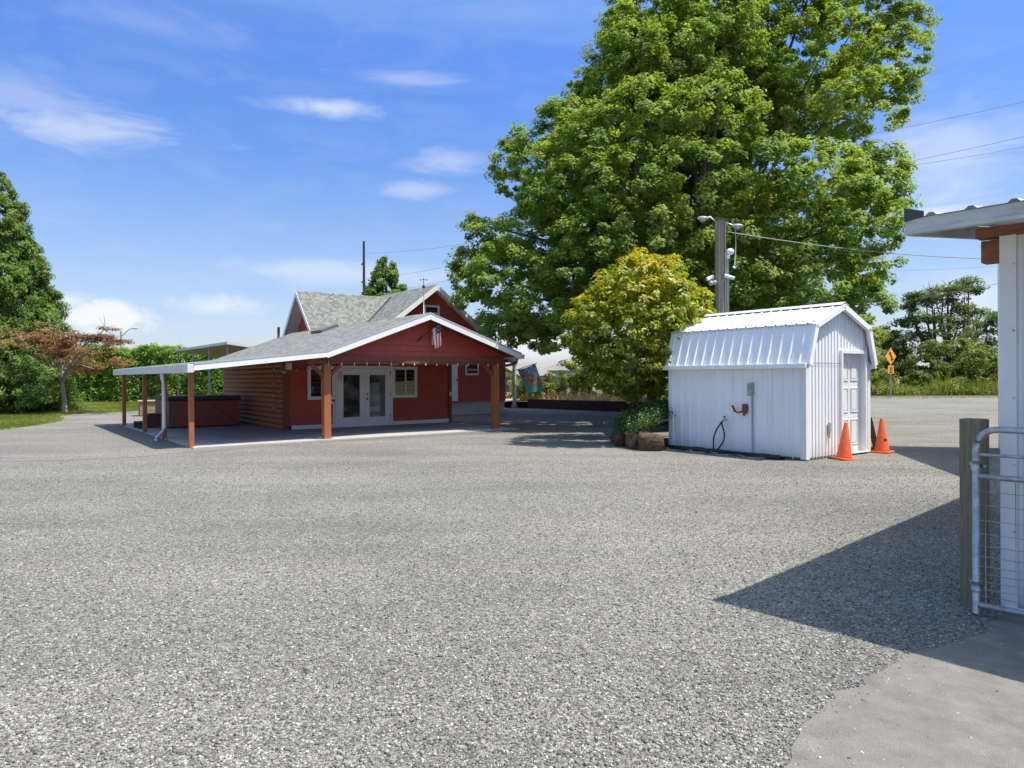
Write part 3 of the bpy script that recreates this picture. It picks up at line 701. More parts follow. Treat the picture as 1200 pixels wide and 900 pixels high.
def house():
    H = empty('house', HQ, HA, 'red house with grey shingle roofs, white trim and a wide open porch on timber posts', 'house')
    slab = MB(); slab.box(-.02, 9.35, -.28, 3.76, -.1, .03); slab.box(-.02, 3.5, 3.76, 10.4, -.1, .03)
    o = slab.build('porch_slab', M_conc, H)
    # ---- wing roof
    b = MB(); t = .09
    for i in range(3):
        (c0, z0), (c1, z1) = RC[i], RC[i + 1]
        db = DB if i < 2 else 8.6
        if i < 2: q = [(c0, db, z0), (c0, DF, z0), (c1, DF, z1), (c1, db, z1)]
        else: q = [(c1, DF, z1), (c1, db, z1), (c0, db, z0), (c0, DF, z0)]
        b.slab(q, t)
    roof = b.build('roof', M_shing, H)
    u = MB()                                                      # boarded underside
    for i in range(3):
        (c0, z0), (c1, z1) = RC[i], RC[i + 1]; db = DB - .03 if i < 2 else 7.9
        k = .105
        u.add([(c0 + .03, DF + .03, z0 - k), (c1 - .01, DF + .03, z1 - k), (c1 - .01, db, z1 - k), (c0 + .03, db, z0 - k)], [(0, 1, 2, 3)])
    u.build('porch_ceiling', mat('ceiling_boards', (.20, .045, .034), .7, .15, 3, .2, 30), H)
    sk = MB(); zz = wing_top(5.75)
    sk.slab([(5.4, 6.6, wing_top(5.4) + .10), (5.4, 5.6, wing_top(5.4) + .10), (6.0, 5.6, wing_top(6.0) + .10), (6.0, 6.6, wing_top(6.0) + .10)], .12)
    sk.build('roof_vent', mat('vent_metal', (.12, .125, .12), .5), roof)
    vp_ = MB(); vp_.tube([(5.5, 10.2, 3.1), (5.5, 10.2, 3.62)], .05, 10); vp_.build('vent_pipe', M_dark, roof, True)
    # ---- fascia along the front edge, light drip edge above it
    f = MB(); dr = MB()
    for i in range(3):
        (c0, z0), (c1, z1) = RC[i], RC[i + 1]; y = DF - .022
        hgt = .13 if i == 0 else .155
        for (bb, y0, y1, za, zb) in ((f, y, y + .02, -.035 - hgt, -.035), (dr, y - .008, y + .02, -.033, .006)):
            P = [(c, yy, z + dz) for (c, z) in ((c0, z0), (c1, z1)) for yy in (y0, y1) for dz in (za, zb)]
            bb.add(P, [(0, 1, 3, 2), (4, 6, 7, 5), (0, 4, 5, 1), (2, 3, 7, 6), (1, 5, 7, 3), (0, 2, 6, 4)])
    f.build('fascia', M_white, H); dr.build('drip_edge', mat('grey_drip_edge', (.36, .38, .40), .5, .1), H)
    g = MB(); g.box(-.19, -.056, DF - .02, DB, 1.735, 1.93); g.box(-.056, -.03, DF - .02, DB, 1.76, 1.90)
    gut = g.build('gutter', M_whiteold, H, bevel=.01)
    ds = MB(); ds.tube([(-.12, 2.60, 1.75), (-.12, 2.60, 1.62), (-.06, 2.72, 1.45), (-.06, 2.72, .32), (-.10, 2.66, .22), (-.34, 2.25, .07)], [.045] * 6, 8)
    ds.build('downspout', M_white, H, True)
    g2 = MB(); g2.box(9.31, 9.43, DF, 8.5, 2.17, 2.30); g2.build('gutter', M_whiteold, H, bevel=.01)
    el = MB(); el.tube([(9.36, -.2, 2.18), (9.36, -.18, 2.08), (9.30, .0, 2.0), (9.1, .1, 1.96)], .04, 8); el.build('downspout', M_redtrim, H, True)
    # ---- gable panel over the porch beam
    gb = MB()

    def rng_g(z):
        lo = 3.1 + max(0, (z - 2.2)) / (3.30 - 2.2) * 3.0; hi = 9.15 - max(0, (z - 2.2)) / (3.30 - 2.2) * 3.05
        return (lo, hi)
    lap_siding(gb, rng_g, 2.2, 3.28, .165, lambda s, o_, z: (s, 0 - o_, z))
    gb.build('gable_siding', M_red, H)
    bm_ = MB(); bm_.box(2.75, 8.95, -.09, .09, 1.98, 2.2); bm_.build('porch_beam', M_redtrim, H, bevel=.008)
    bl = MB(); bl.box(-.03, .10, -.1, 10.2, 1.745, 1.845); bl.build('side_beam', M_redtrim, H, bevel=.008)
    for c in (3.265, 8.655):
        p = MB(); p.box(c - .095, c + .095, -.095, .095, .02, 1.98); p.build('porch_post', M_postlow, H, bevel=.01)
        for s in (-1, 1):
            if c > 5 and s > 0: continue
            k = MB(); k.bar((c + s * .09, 0, 1.66), (c + s * .42, 0, 1.99), .09, .10, (0, 1, 0)); k.build('brace', M_redtrim, H)
        pf = MB(); pf.box(c - .13, c + .13, -.13, .13, .02, .045); pf.build('post_base', M_galv, H)
    for d in (0, 2.97, 5.72, 9.46):
        p = MB(); p.box(-.055, .055, d - .055, d + .055, 0, 1.745); p.build('porch_post', M_postlow, H, bevel=.008)
    # ---- wing walls
    fw = MB()
    D3 = 3.79

    def rng_f(z):
        if z < 2.05: return (3.6, 9.36)
        lo = 3.6 if z < 2.36 else 3.1 + (z + .13 - 2.3) / 1.11 * 3.0
        hi = 9.36 if z < 2.2 else 9.3 - (z + .13 - 2.34) / 1.07 * 3.2
        return (lo, hi)
    lap_siding(fw, rng_f, .14, 3.2, .145, lambda s, o_, z: (s, D3 - o_, z))
    fw.build('wall', M_red, H)
    wr = MB(); lap_siding(wr, lambda z: (D3 + .02, 8.0), .14, 2.22, .145, lambda s, o_, z: (9.38 + o_, s, z)); wr.build('wall', M_red, H)
    skt = MB(); skt.box(3.69, 9.33, D3 - .045, D3, .03, .15); skt.build('skirt_board', M_white, H)
    cb = MB(); cb.box(3.44, 3.62, D3 - .05, D3 + .05, .03, 2.3); cb.build('corner_board', M_redtrim, H)
    cb = MB(); cb.box(9.33, 9.45, D3 - .06, D3 + .06, .03, 2.14); cb.build('corner_board', M_redtrim, H)
    lg = MB(); z = .03; hl = .158                                   # log siding: half-round courses
    while z < 2.2:
        for k in range(6):
            a0, a1 = math.pi * k / 6, math.pi * (k + 1) / 6
            za, zb = z + hl * .5 * (1 - math.cos(a0)), z + hl * .5 * (1 - math.cos(a1))
            lg.add([(3.5 - .055 * math.sin(a0), D3 + .05, za), (3.5 - .055 * math.sin(a0), 10.45, za), (3.5 - .055 * math.sin(a1), 10.45, zb), (3.5 - .055 * math.sin(a1), D3 + .05, zb)], [(3, 2, 1, 0)])
        z += hl
    lg.build('log_wall', M_log, H, smooth=False)
    bk = MB(); bk.box(3.5, 7.6, 10.40, 10.46, 0, 2.35); bk.build('wall', M_red, H)
    # ---- windows and doors of the wing
    fr = lambda s, o_, z: (s, D3 - o_, z)
    window(H, 'window', fr, 4.20, 5.10, .93, 1.98, .10, .06, mull=(4.66,))
    window(H, 'window', fr, 7.12, 8.06, .93, 1.98, .10, .06, mull=(7.62,))
    low = window(H, 'window', fr, 4.72, 5.10, .04, .86, .08, .055)
    df = MB()
    for a, c0, c1 in ((5.105, .04, 2.0), (7.03, .04, 2.0)): df.box(a, a + .09, D3 - .07, D3 - .018, c0, c1)
    df.box(5.195, 7.03, D3 - .067, D3 - .018, 1.92, 2.0)
    df.build('door_frame', M_cream, H, bevel=.004)
    for a0, a1, sgn in ((5.20, 6.11, 1), (6.115, 7.025, -1)):
        b = MB(); y0, y1 = D3 - .058, D3 - .018; s_ = .17
        b.box(a0, a0 + s_, y0, y1, .05, 1.915); b.box(a1 - s_, a1, y0, y1, .05, 1.915)
        b.box(a0 + s_, a1 - s_, y0 + .002, y1, 1.70, 1.913); b.box(a0 + s_, a1 - s_, y0 + .002, y1, .05, .33)
        dr_ = b.build('french_door', M_cream, H, bevel=.004)
        pn = MB(); pn.box(a0 + s_, a1 - s_, D3 - .036, D3 - .028, .33, 1.70); pn.build('pane', M_doorglass, dr_)
        if sgn < 0:
            h_ = MB(); h_.lathe([(.014, -.002), (.014, .012), (.026, .016), (.034, .030), (.030, .048), (.012, .056)], n=14)
            ho = h_.build('handle', M_dark, dr_, True); ho.location = (a0 + .07, y0, .92); ho.rotation_euler = (R(90), 0, 0)
            h_ = MB(); h_.tube([(a0 + .07, y0, 1.08), (a0 + .07, y0 - .015, 1.08)], .028, 10); h_.build('deadbolt', M_dark, dr_, True)
            for z in (.3, 1.0, 1.72): hg = MB(); hg.box(a1 - .005, a1 + .02, y0 - .012, y0, z, z + .1); hg.build('hinge', M_dark, dr_)
    pl = MB(); pl.lathe([(.02, .0), (.10, .0), (.12, .03), (.14, .05)], (7.0, 3.3, 2.02), 18); pl.build('porch_light', M_lampglass, H, True)
    sw = MB(); sw.box(9.345, 9.43, D3 - .085, D3 - .062, .95, 1.1); sw.build('switch_box', M_whiteold, H)
    sp = MB(); sp.box(3.50, 3.66, D3 - .20, D3 - .05, 1.86, 2.08); sp.build('speaker_box', M_whiteold, H, bevel=.01)
    fl = MB(); fl.sphere((3.40, D3 - .2, 1.80), .075, 12, 8, (1, 1, .8)); fl.tube([(3.48, D3 - .08, 1.95), (3.42, D3 - .16, 1.84)], .018, 6); fl.build('flood_light', M_lamp, H, True)
    # ---- main block
    z0 = .55
    mw = MB(); cR, cS, zR, ks = 11.2, 7.42, 5.47, .75
    wl, wr_ = 7.62, 14.97

    def under(c): return zR - ks * abs(c - cR) - .15

    def rng_m(z):
        if z <= under(wr_): return (wl, wr_)
        k = (zR - .15 - z) / ks; return (max(wl, cR - k), min(wr_, cR + k))
    lap_siding(mw, rng_m, z0, 5.25, .165, lambda s, o_, z: (s, 8 - o_, z))
    mw.build('wall', M_red, H)
    for (nm, cc) in (('wall', wr_), ('wall', wl)):
        b = MB(); sg = 1 if cc > 10 else -1
        lap_siding(b, lambda z: (8, 16), z0, under(cc) + .02, .165, lambda s, o_, z: (cc + sg * o_, s, z)); b.build(nm, M_red, H)
    bb = MB(); bb.add([(wl, 16, 0), (wr_, 16, 0), (wr_, 16, under(wr_)), (cR, 16, under(cR)), (wl, 16, under(wl))], [(4, 3, 2, 1, 0)]); bb.build('wall', M_red, H)
    fd = MB(); fd.box(wl + .03, wr_ - .03, 8.03, 15.97, -.05, z0); fd.build('foundation', M_found, H)
    mr = MB(); e = 4.12
    mr.slab([(cR - e, 16.4, zR - ks * e), (cR - e, 7.6, zR - ks * e), (cR, 7.6, zR), (cR, 16.4, zR)], .12)
    mr.slab([(cR + e, 7.6, zR - ks * e), (cR + e, 16.4, zR - ks * e), (cR, 16.4, zR), (cR, 7.6, zR)], .12)
    mroof = mr.build('roof', M_shing, H)
    ba = MB(); so = MB()
    for sg in (-1, 1):
        P = [(cR + sg * c, y, zR - ks * c + dz) for c in (0, e) for y in (7.575, 7.595) for dz in (-.24, -.02)]
        ba.add(P, [(0, 1, 3, 2), (4, 6, 7, 5), (0, 4, 5, 1), (2, 3, 7, 6), (1, 5, 7, 3), (0, 2, 6, 4)])
        so.add([(cR, 7.6, zR - .17), (cR + sg * e, 7.6, zR - ks * e - .17), (cR + sg * e, 7.99, zR - ks * e - .17), (cR, 7.99, zR - .17)], [(0, 1, 2, 3)])
    ba.build('bargeboard', M_white, H); so.build('soffit', M_whiteold, H)
    window(H, 'window', lambda s, o_, z: (s, 8 - o_, z), 10.78, 11.52, 3.70, 4.62, .08, .06, bars=(4.3,))
    window(H, 'window', lambda s, o_, z: (s, 8 - o_, z), 12.82, 13.50, 1.70, 2.25, .06, .06)
    dd = MB(); dd.box(11.55, 12.40, 7.93, 7.98, .6, 2.55); sdoor = dd.build('side_door', M_white, H, bevel=.006)
    hn = MB(); hn.sphere((12.32, 7.9, 1.5), .035); hn.build('handle', M_dark, sdoor, True)
    # porch roof on the right of the main block with its white post
    pr = MB(); pr.slab([(18.58, 11.5, 2.62), (18.58, 14.2, 2.62), (15.0, 14.2, 2.80), (15.0, 11.5, 2.80)], .12); pr.build('side_porch_roof', M_whiteold, H)
    q = gp(603, 478) - HQ; ql = Vector((q.dot(HC), q.dot(HD), 0))
    pp = MB(); pp.box(ql.x - .075, ql.x + .075, ql.y - .075, ql.y + .075, 0, 2.62); pp.box(ql.x - .12, ql.x + .12, ql.y - .12, ql.y + .12, 0, .18); o = pp.build('porch_post', mat('pale_blue_grey_paint', (.42, .47, .50), .6, .08), H)
    o['label'] = 'pale grey porch post far right'
    # ---- cross gable facing left
    x = MB(); dz, dc, rz_, ez, hw_ = 11.0, 6.5, 5.2, 3.4, 1.65
    cb_ = cR - (zR - rz_) / ks; ce = cR - (zR - ez) / ks; up = .012
    x.slab([(dc, dz - hw_, ez + up), (ce + .1, dz - hw_, ez + up), (cb_ + .1, dz, rz_ + up), (dc, dz, rz_ + up)], .10)
    x.slab([(ce + .1, dz + hw_, ez + up), (dc, dz + hw_, ez + up), (dc, dz, rz_ + up), (cb_ + .1, dz, rz_ + up)], .10)
    cg = x.build('cross_gable_roof', M_shing, H)
    v = MB(); v.bar((ce, dz - hw_ + .02, ez + .03), (cb_, dz - .01, rz_ + .03), .13, .02, (-.6, -.6, .6)); v.build('valley', M_dark, cg)
    gw = MB(); c9 = dc + .55

    def rng_d(z):
        k = max(0, (rz_ - .10 - z) * hw_ / (rz_ - ez)); return (dz - k, dz + k)
    lap_siding(gw, rng_d, 2.75, rz_ - .12, .165, lambda s, o_, z: (c9 - o_, s, z)); gw.build('wall', M_red, H)
    b2 = MB(); s2 = MB()
    for sg in (-1, 1):
        P = [(cx, dz + sg * k, rz_ - (rz_ - ez) * k / hw_ + dzz) for k in (0, hw_) for cx in (dc - .022, dc - .002) for dzz in (-.24, -.01)]
        b2.add(P, [(0, 1, 3, 2), (4, 6, 7, 5), (0, 4, 5, 1), (2, 3, 7, 6), (1, 5, 7, 3), (0, 2, 6, 4)])
        s2.add([(dc, dz, rz_ - .16), (dc, dz + sg * hw_, ez - .16), (c9, dz + sg * hw_, ez - .16), (c9, dz, rz_ - .16)], [(0, 1, 2, 3)])
    b2.build('bargeboard', M_white, H); s2.build('soffit', M_whiteold, H)
    window(H, 'window', lambda s, o_, z: (c9 - o_, s, z), dz - .62, dz - .02, 3.25, 4.30, .06, .06, bars=(3.75,))
    return H


house()


def gridflag(name, nu, nv, pos, colour, mats, parent):
    b = MB(); P = [pos(i / nu, j / nv) for j in range(nv + 1) for i in range(nu + 1)]
    b.v = [tuple(p) for p in P]
    for j in range(nv):
        for i in range(nu):
            b.f.append([j * (nu + 1) + i, j * (nu + 1) + i + 1, (j + 1) * (nu + 1) + i + 1, (j + 1) * (nu + 1) + i]); b.mi.append(colour((i + .5) / nu, (j + .5) / nv))
    o = b.build(name, mats, parent, True)
    s = o.modifiers.new('cloth', 'SOLIDIFY'); s.thickness = .004
    return o


M_fr = mat('flag_red', (.58, .13, .14), .8); M_fw = mat('flag_white', (.78, .77, .75), .8); M_fb = mat('flag_navy', (.035, .045, .12), .8)


def us_flag():
    base = hw(6.0, -.02, 2.68)
    t = empty('flag', base, HA, 'small stars and stripes flag drooping from a slanted pole on the front gable', 'flag')
    tip = Vector((.50, -.36, .50))
    p = MB(); p.tube([(0, 0, 0), tip], .012, 8); p.sphere(tip, .022); p.build('flagpole', M_dark, t, True)
    br = MB(); br.tube([(-.06, .01, -.06), (.06, -.06, .07)], .022, 8); br.build('bracket', M_dark, t)

    def pos(u, v):          # u along the pole from the tip down, v down the hanging cloth
        q = tip * (1 - .42 * u) - Vector((0, 0, .02))
        f = .06 * math.sin(u * 13) * (.3 + v)
        squeeze = 1 - .35 * v
        mid = tip * .80
        a = mid + (q - mid) * squeeze
        return (a.x + f * .55, a.y - f * .8, a.z - v * (.56 + .10 * math.sin(u * 5)) * 1.0 + (q.z - a.z) * 0)

    def colr(u, v):
        if v < .40 and u < .62:
            return 1 if (int(u * 18) % 3 == 1 and int(v * 18) % 3 == 1) else 2
        return 0 if int(u * 13) % 2 == 0 else 1
    gridflag('cloth', 26, 18, pos, colr, [M_fr, M_fw, M_fb], t)


us_flag()


def butterfly_flag():
    P = gp(603, 478); t = empty('flag', P + Vector((.06, -.10, 1.98)), R(-10), 'teal garden flag printed with orange butterflies hung from the pale porch post', 'flag')
    k = 36.9 / 824
    p = MB(); p.tube([(-.25, .02, -.06), (0, 0, 0), (1.15, -.1, .36)], .018, 8); p.build('flagpole', M_dark, t, True)
    br = MB(); br.tube([(0, 0, -.30), (.34, 0, -.12), (.36, -.02, .09)], .013, 6); br.build('bracket', M_dark, t)

    def pos(u, v):
        a = Vector((.10, -.01, .02)).lerp(Vector((1.05, -.09, .33)), u)
        b_ = Vector((.62, -.16, -1.18)).lerp(Vector((1.55, -.2, -1.02)), u)
        q = a.lerp(b_, v); q.y += .10 * math.sin(u * 7 + v * 3) * (.2 + v); q.z -= .05 * math.sin(u * 3.14); return q

    def wing(u, v, cx, cy, s):
        x, y = (u - cx) / s, (v - cy) / s; x, y = x * .8 + y * .6, -x * .6 + y * .8; x = abs(x)
        a = ((x - .55) / .5) ** 2 + ((y + .28) / .34) ** 2; c = ((x - .4) / .36) ** 2 + ((y - .3) / .28) ** 2; return min(a, c)

    def colr(u, v):
        for cx, cy, s in ((.32, .38, .32), (.72, .62, .30)):
            w = wing(u, v, cx, cy, s)
            if w < .55: return 1
            if w < 1: return 2
        if v < .28 and math.sin(u * 23) * math.sin(v * 31) > .35: return 4
        return 0 if v > .45 else 3
    gridflag('cloth', 40, 40, pos, colr, [mat('flag_teal', (.14, .42, .38), .8), mat('flag_orange', (.70, .30, .08), .8), mat('flag_brown', (.28, .09, .05), .8), mat('flag_sky_blue', (.28, .46, .58), .8), mat('flag_slate_blue', (.12, .20, .32), .8)], t)


butterfly_flag()


def weather_station():
    t = empty('weather_station', hw(6.1, -.12, 3.41), HA, 'thin mast with a small black cup and vane standing on the front roof ridge', 'weather station')
    p = MB(); p.tube([(0, 0, -.02), (0, 0, .72)], .012, 8); p.build('mast', M_whiteold, t, True)
    p = MB(); p.tube([(0, 0, .72), (0, 0, .98)], .008, 6); p.sphere((.0, 0, .76), .045); p.build('sensor', M_black, t, True)
    c = MB()
    for k in range(3):
        a = k * 2.094; q = Vector((.10 * math.cos(a), .10 * math.sin(a), .96)); c.tube([(0, 0, .96), q], .005, 6); c.sphere(q, .022, 8, 6)
    c.build('cups', M_dark, t, True)


weather_station()


def string_lights():
    t = empty('string_lights', hw(3.2, -.12, 2.0), HA, 'string of clear bulbs swagged along the porch beam', 'string lights')
    pts = []; n = 16
    for i in range(n * 4 + 1):
        x = 5.75 * i / (n * 4); k = (i % 4) / 4; pts.append((x - .1, 0, .06 - .035 * math.sin(math.pi * k)))
    b = MB(); b.tube(pts, .006, 5); b.build('cord', M_black, t)
    for i in range(n):
        x = 5.75 * (i + .5) / n - .1
        s = MB(); s.tube([(x, 0, .025), (x, 0, -.02)], .012, 6); s.sphere((x, 0, -.042), .018, 8, 6, (1, 1, 1.3)); s.build('bulb', M_bulb, t, True)
    t = empty('string_lights', hw(3.40, 4.35, 2.05), HA, 'loose string of small bulbs hanging down the brown log wall', 'string lights')
    pts = [(0, .9, .05), (0, .5, -.08), (-.02, .1, 0), (-.03, 0, -.3), (-.03, .03, -.9), (-.03, 0, -1.35), (-.03, .06, -1.55)]
    b = MB(); b.tube(pts, .006, 5); b.build('cord', M_black, t)
    for q in ((0, .7, -.02), (0, .3, -.06), (-.03, 0, -.16), (-.03, .02, -.62), (-.03, .02, -1.0), (-.03, 0, -1.36)):
        s = MB(); s.sphere(q, .028, 8, 6, (1, 1, 1.2)); s.build('bulb', M_bulb, t, True)
    t = empty('string_lights', hw(3.6, 3.68, 2.0), HA, 'short string of bulbs looped along the red wall between log wall and window', 'string lights')
    pts = [(.0, 0, .0), (.3, -.02, -.14), (.65, -.02, -.08), (1.1, -.02, .06)]
    b = MB(); b.tube(pts, .006, 5); b.build('cord', M_black, t)
    for q in ((.22, -.02, -.15), (.55, -.02, -.13), (1.0, -.02, .0)):
        s = MB(); s.sphere(q, .028, 8, 6, (1, 1, 1.2)); s.build('bulb', M_bulb, t, True)


string_lights()


def wind_chime():
    t = empty('wind_chime', hw(5.22, 3.62, 2.0), HA, 'small wind chime hanging at the left of the glazed doors', 'wind chime')
    b = MB(); b.tube([(0, 0, 0), (0, 0, -.2)], .004, 5); b.tube([(0, 0, -.2), (0, 0, -.215)], .06, 10)
    for k in range(5):
        a = k * 1.257; x, y = .05 * math.cos(a), .05 * math.sin(a); b.tube([(x, y, -.22), (x, y, -.22 - .18 - .03 * k)], .009, 6)
    b.build('tubes', M_galv, t)


wind_chime()


def hot_tub():
    t = empty('hot_tub', hw(.85, 6.75, .03), HA, 'square hot tub in dark red wood panels with a black cover under the lean-to roof', 'hot tub')
    b = MB(); b.box(.02, 2.13, .02, 2.13, .0, .05); b.build('base', M_black, t)
    p = MB(); p.box(.30, 1.85, 0, .03, .05, .86); p.build('front_panel', M_tub, t, bevel=.006)
    for c in (.0, 1.85):
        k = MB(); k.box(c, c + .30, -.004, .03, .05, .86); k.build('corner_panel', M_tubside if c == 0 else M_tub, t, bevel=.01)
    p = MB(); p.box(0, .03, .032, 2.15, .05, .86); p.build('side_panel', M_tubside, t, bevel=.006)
    p = MB(); p.box(2.12, 2.15, .032, 2.15, .05, .86); p.build('side_panel', M_tub, t, bevel=.006)
    p = MB(); p.box(.03, 2.12, 2.12, 2.15, .05, .86); p.build('side_panel', M_tub, t, bevel=.006)
    c = MB(); c.box(-.04, 2.19, -.05, 2.19, .90, 1.0); c.box(-.05, 2.2, -.06, 2.2, .86, .905); c.build('cover', M_cover, t, bevel=.025)
    s = MB(); s.tube([(1.05, -.075, .92), (2.12, -.05, .06)], .009, 6); s.build('cover_strap', mat('brown_strap', (.12, .05, .045), .7), t)
    # wooden planter box and steps at the far left
    q = gp(164, 488); t = empty('planter_box', q, HA - .1, 'long pale wooden planter box on the gravel behind the lean-to posts', 'planter box')
    b = MB()
    for k in range(3): b.box(0, 2.1, 0, .03, .04 + k * .2, .225 + k * .2)
    for k in range(3): b.box(0, .03, .034, .9, .04 + k * .2, .225 + k * .2)
    b.box(2.07, 2.1, .034, .9, .04, .63); b.box(0, 2.1, .9, .93, .04, .63)
    b.build('side_boards', M_boxwood, t); r = MB(); r.box(-.05, 2.15, -.06, .99, .632, .67); r.build('rim', mat('pale_pine', (.42, .31, .2), .8, .2, 5), t)  # rim boards paler than the side boards
    q = hw(.42, 7.35); t = empty('tub_steps', q, HA, 'dark two-step wooden stair beside the hot tub', 'steps')
    b = MB(); b.box(-.36, -.02, 0, .75, .20, .24); b.box(-.02, .32, 0, .75, .44, .48); b.build('tread', mat('dark_step_wood', (.07, .04, .028), .7, .25, 5), t, bevel=.01)
    for y in (0.02, .70):
        s = MB(); s.box(-.35, .31, y, y + .035, 0, .2); s.box(-.02, .31, y, y + .035, .2, .44); s.build('side_panel', MATS['dark_step_wood'], t)


hot_tub()


def back_cover():
    t = empty('patio_cover', hw(4.1, 12.1, 0), HA, 'flat metal patio roof on thin white posts behind the lean-to', 'patio cover')
    b = MB(); n = 26
    P = []
    for k in range(n * 2 + 1):
        x = 3.4 * k / (n * 2); z = 3.02 + (.04 if k % 2 else 0) - .13 * x
        P += [(x, 0, z), (x, 9.6, z - .02)]
    b.add(P, [(2 * k, 2 * k + 2, 2 * k + 3, 2 * k + 1) for k in range(n * 2)])
    b.build('roof_sheet', mat('tan_metal_sheet', (.27, .23, .13), .7), t)
    f = MB(); f.box(-.05, 0, -.05, 9.6, 2.98, 3.09); f.bar((0, -.025, 3.035), (3.4, -.025, 3.035 - .442), .05, .11); f.build('fascia', M_whiteold, t)
    for d in (.3, 3.2, 6.2, 9.3):
        p = MB(); p.box(.05, .12, d, d + .07, 0, 2.98); p.build('post', M_lamp, t)


back_cover()

# ================================================================== WHITE METAL SHED
SA = .6333; SP = Vector((5.534, 13.275, 0)); SW, SL, ZW, ZB, ZA, OB = 2.363, 3.315, 1.849, 2.611, 3.011, .191


def shed():
    t = empty('shed', SP, SA, 'small white ribbed metal shed with a gambrel roof and a panel door', 'shed')

    def top(s):
        s = min(max(s, 0), SW); m = min(s, SW - s)
        return ZW + (ZB - ZW) * m / OB if m < OB else ZB + (ZA - ZB) * (m - OB) / (SW / 2 - OB)
    b = MB(); ribbed(b, 0, SL, .228, lambda s: .02, lambda s: ZW - .02, lambda s, o, z: (-o, SL - s, z), .016, .03, .02, .1); b.build('long_wall', M_metalw, t)
    d0, d1, dz = 1.22, 2.22, 2.12
    g = MB()
    fr = lambda s, o, z: (s, -o, z)
    ribbed(g, 0, d0, .115, lambda s: .02, lambda s: top(s) - .03, fr, .018, .024, .014, .115, False)
    ribbed(g, d0, d1, .115, lambda s: dz, lambda s: top(s) - .03, fr, .018, .024, .014, .06, False)
    ribbed(g, d1, SW, .115, lambda s: .02, lambda s: top(s) - .03, fr, .018, .024, .014, .06, False)
    g.build('gable_wall', M_metalw, t)
    o = MB(); o.box(.01, SW, SL - .03, SL, .02, ZW); ribbed(o, 0, SW, .228, lambda s: ZW - .05, lambda s: top(s) - .03, lambda s, o_, z: (s, SL + o_, z), .01)
    o.build('back_wall', M_metalw, t)
    o = MB(); o.box(SW - .03, SW, .02, SL - .03, .02, ZW); o.build('side_wall', M_metalw, t)
    sk = MB(); sk.box(-.015, SW + .01, -.012, SL + .01, -.02, .05); sk.build('base_sill', mat('dark_sill', (.07, .07, .075), .8), t)
    k = MB(); k.box(0, d0, -.021, -.0195, ZW - .006, ZW + .008); k.build('sheet_seam', mat('seam_joint_grey', (.25, .26, .27), .6), t)  # thin grey strip along the joint of the gable sheets
    # roof: steep lower sheets, shallow upper sheets, ribs running down the slope
    oh = .09
    for sg in (0, 1):
        X = (lambda x: x) if sg == 0 else (lambda x: SW - x)
        lo, br, rg = (-oh, ZW - .01), (OB - .01, ZB - .02), (SW / 2, ZA)
        L = MB(); Lo = Vector((lo[0], 0, lo[1])); Br = Vector((br[0], 0, br[1])); dv = (Br - Lo); nn = Vector((-dv.z, 0, dv.x)).normalized()
        ribbed(L, -oh, SL + oh, .2275, lambda s: 0, lambda s: 1, lambda s, o_, z: (X((Lo + dv * z + nn * o_).x), s, (Lo + dv * z + nn * o_).z), .021, .045, .02, .17, True)
        L.build('lower_roof', M_metalw, t)
        U = MB(); B2 = Vector((OB - .032, 0, ZB - .018)); Rg = Vector((SW / 2, 0, ZA)); d2 = Rg - B2; n2 = Vector((-d2.z, 0, d2.x)).normalized()
        ribbed(U, -oh - .04, SL + oh, .2275, lambda s: 0, lambda s: 1, lambda s, o_, z: (X((B2 + d2 * z + n2 * (o_ + .012)).x), s, (B2 + d2 * z + n2 * (o_ + .012)).z), .017, .045, .02, .17, True)
        # folded under-lip so that the overhang has a thickness
        U.add([(X(B2.x), -oh - .04, B2.z + .012), (X(B2.x), SL + oh, B2.z + .012), (X(B2.x + .0), SL + oh, B2.z - .012), (X(B2.x), -oh - .04, B2.z - .012),
               (X(B2.x + .12), -oh - .04, B2.z + .018), (X(B2.x + .12), SL + oh, B2.z + .018)], [(0, 1, 2, 3), (3, 2, 5, 4)])
        U.build('upper_roof', M_metalroof, t)
        e = MB(); e.box(min(X(-oh - .06), X(-.012)), max(X(-oh - .06), X(-.012)), -oh, SL + oh, ZW - .10, ZW - .012); e.build('eave_trim', M_metalw, t, bevel=.006)
        # gable rake trim: two strips
        for (p, q) in (((-oh, ZW - .02), (OB - .03, ZB - .03)), ((OB - .06, ZB - .03), (SW / 2, ZA + .005))):
            r_ = MB(); a, c = Vector((X(p[0]), -oh - .055, p[1])), Vector((X(q[0]), -oh - .055, q[1]))
            dd = (c - a).normalized(); w = Vector((-dd.z, 0, dd.x)); w = w if w.z > 0 else -w
            P = []
            for pt in (a, c):
                for y in (0, .075):
                    for h in (-.095, .012): P.append(pt + Vector((0, y, 0)) + w * h)
            r_.add(P, [(0, 1, 3, 2), (4, 6, 7, 5), (0, 4, 5, 1), (2, 3, 7, 6), (1, 5, 7, 3), (0, 2, 6, 4)])
            r_.build('rake_trim', M_metalw, t)
    rc = MB(); rc.slab([(SW / 2 - .13, SL + oh + .01, ZA - .008), (SW / 2 - .13, -oh - .06, ZA - .008), (SW / 2, -oh - .06, ZA + .055), (SW / 2, SL + oh + .01, ZA + .055)], .004)
    rc.slab([(SW / 2 + .13, -oh - .06, ZA - .008), (SW / 2 + .13, SL + oh + .01, ZA - .008), (SW / 2, SL + oh + .01, ZA + .055), (SW / 2, -oh - .06, ZA + .055)], .004)
    rc.build('ridge_cap', M_metalroof, t)
    sc = MB(); B2 = Vector((OB - .032, 0, ZB - .018)); d2 = Vector((SW / 2, 0, ZA)) - B2
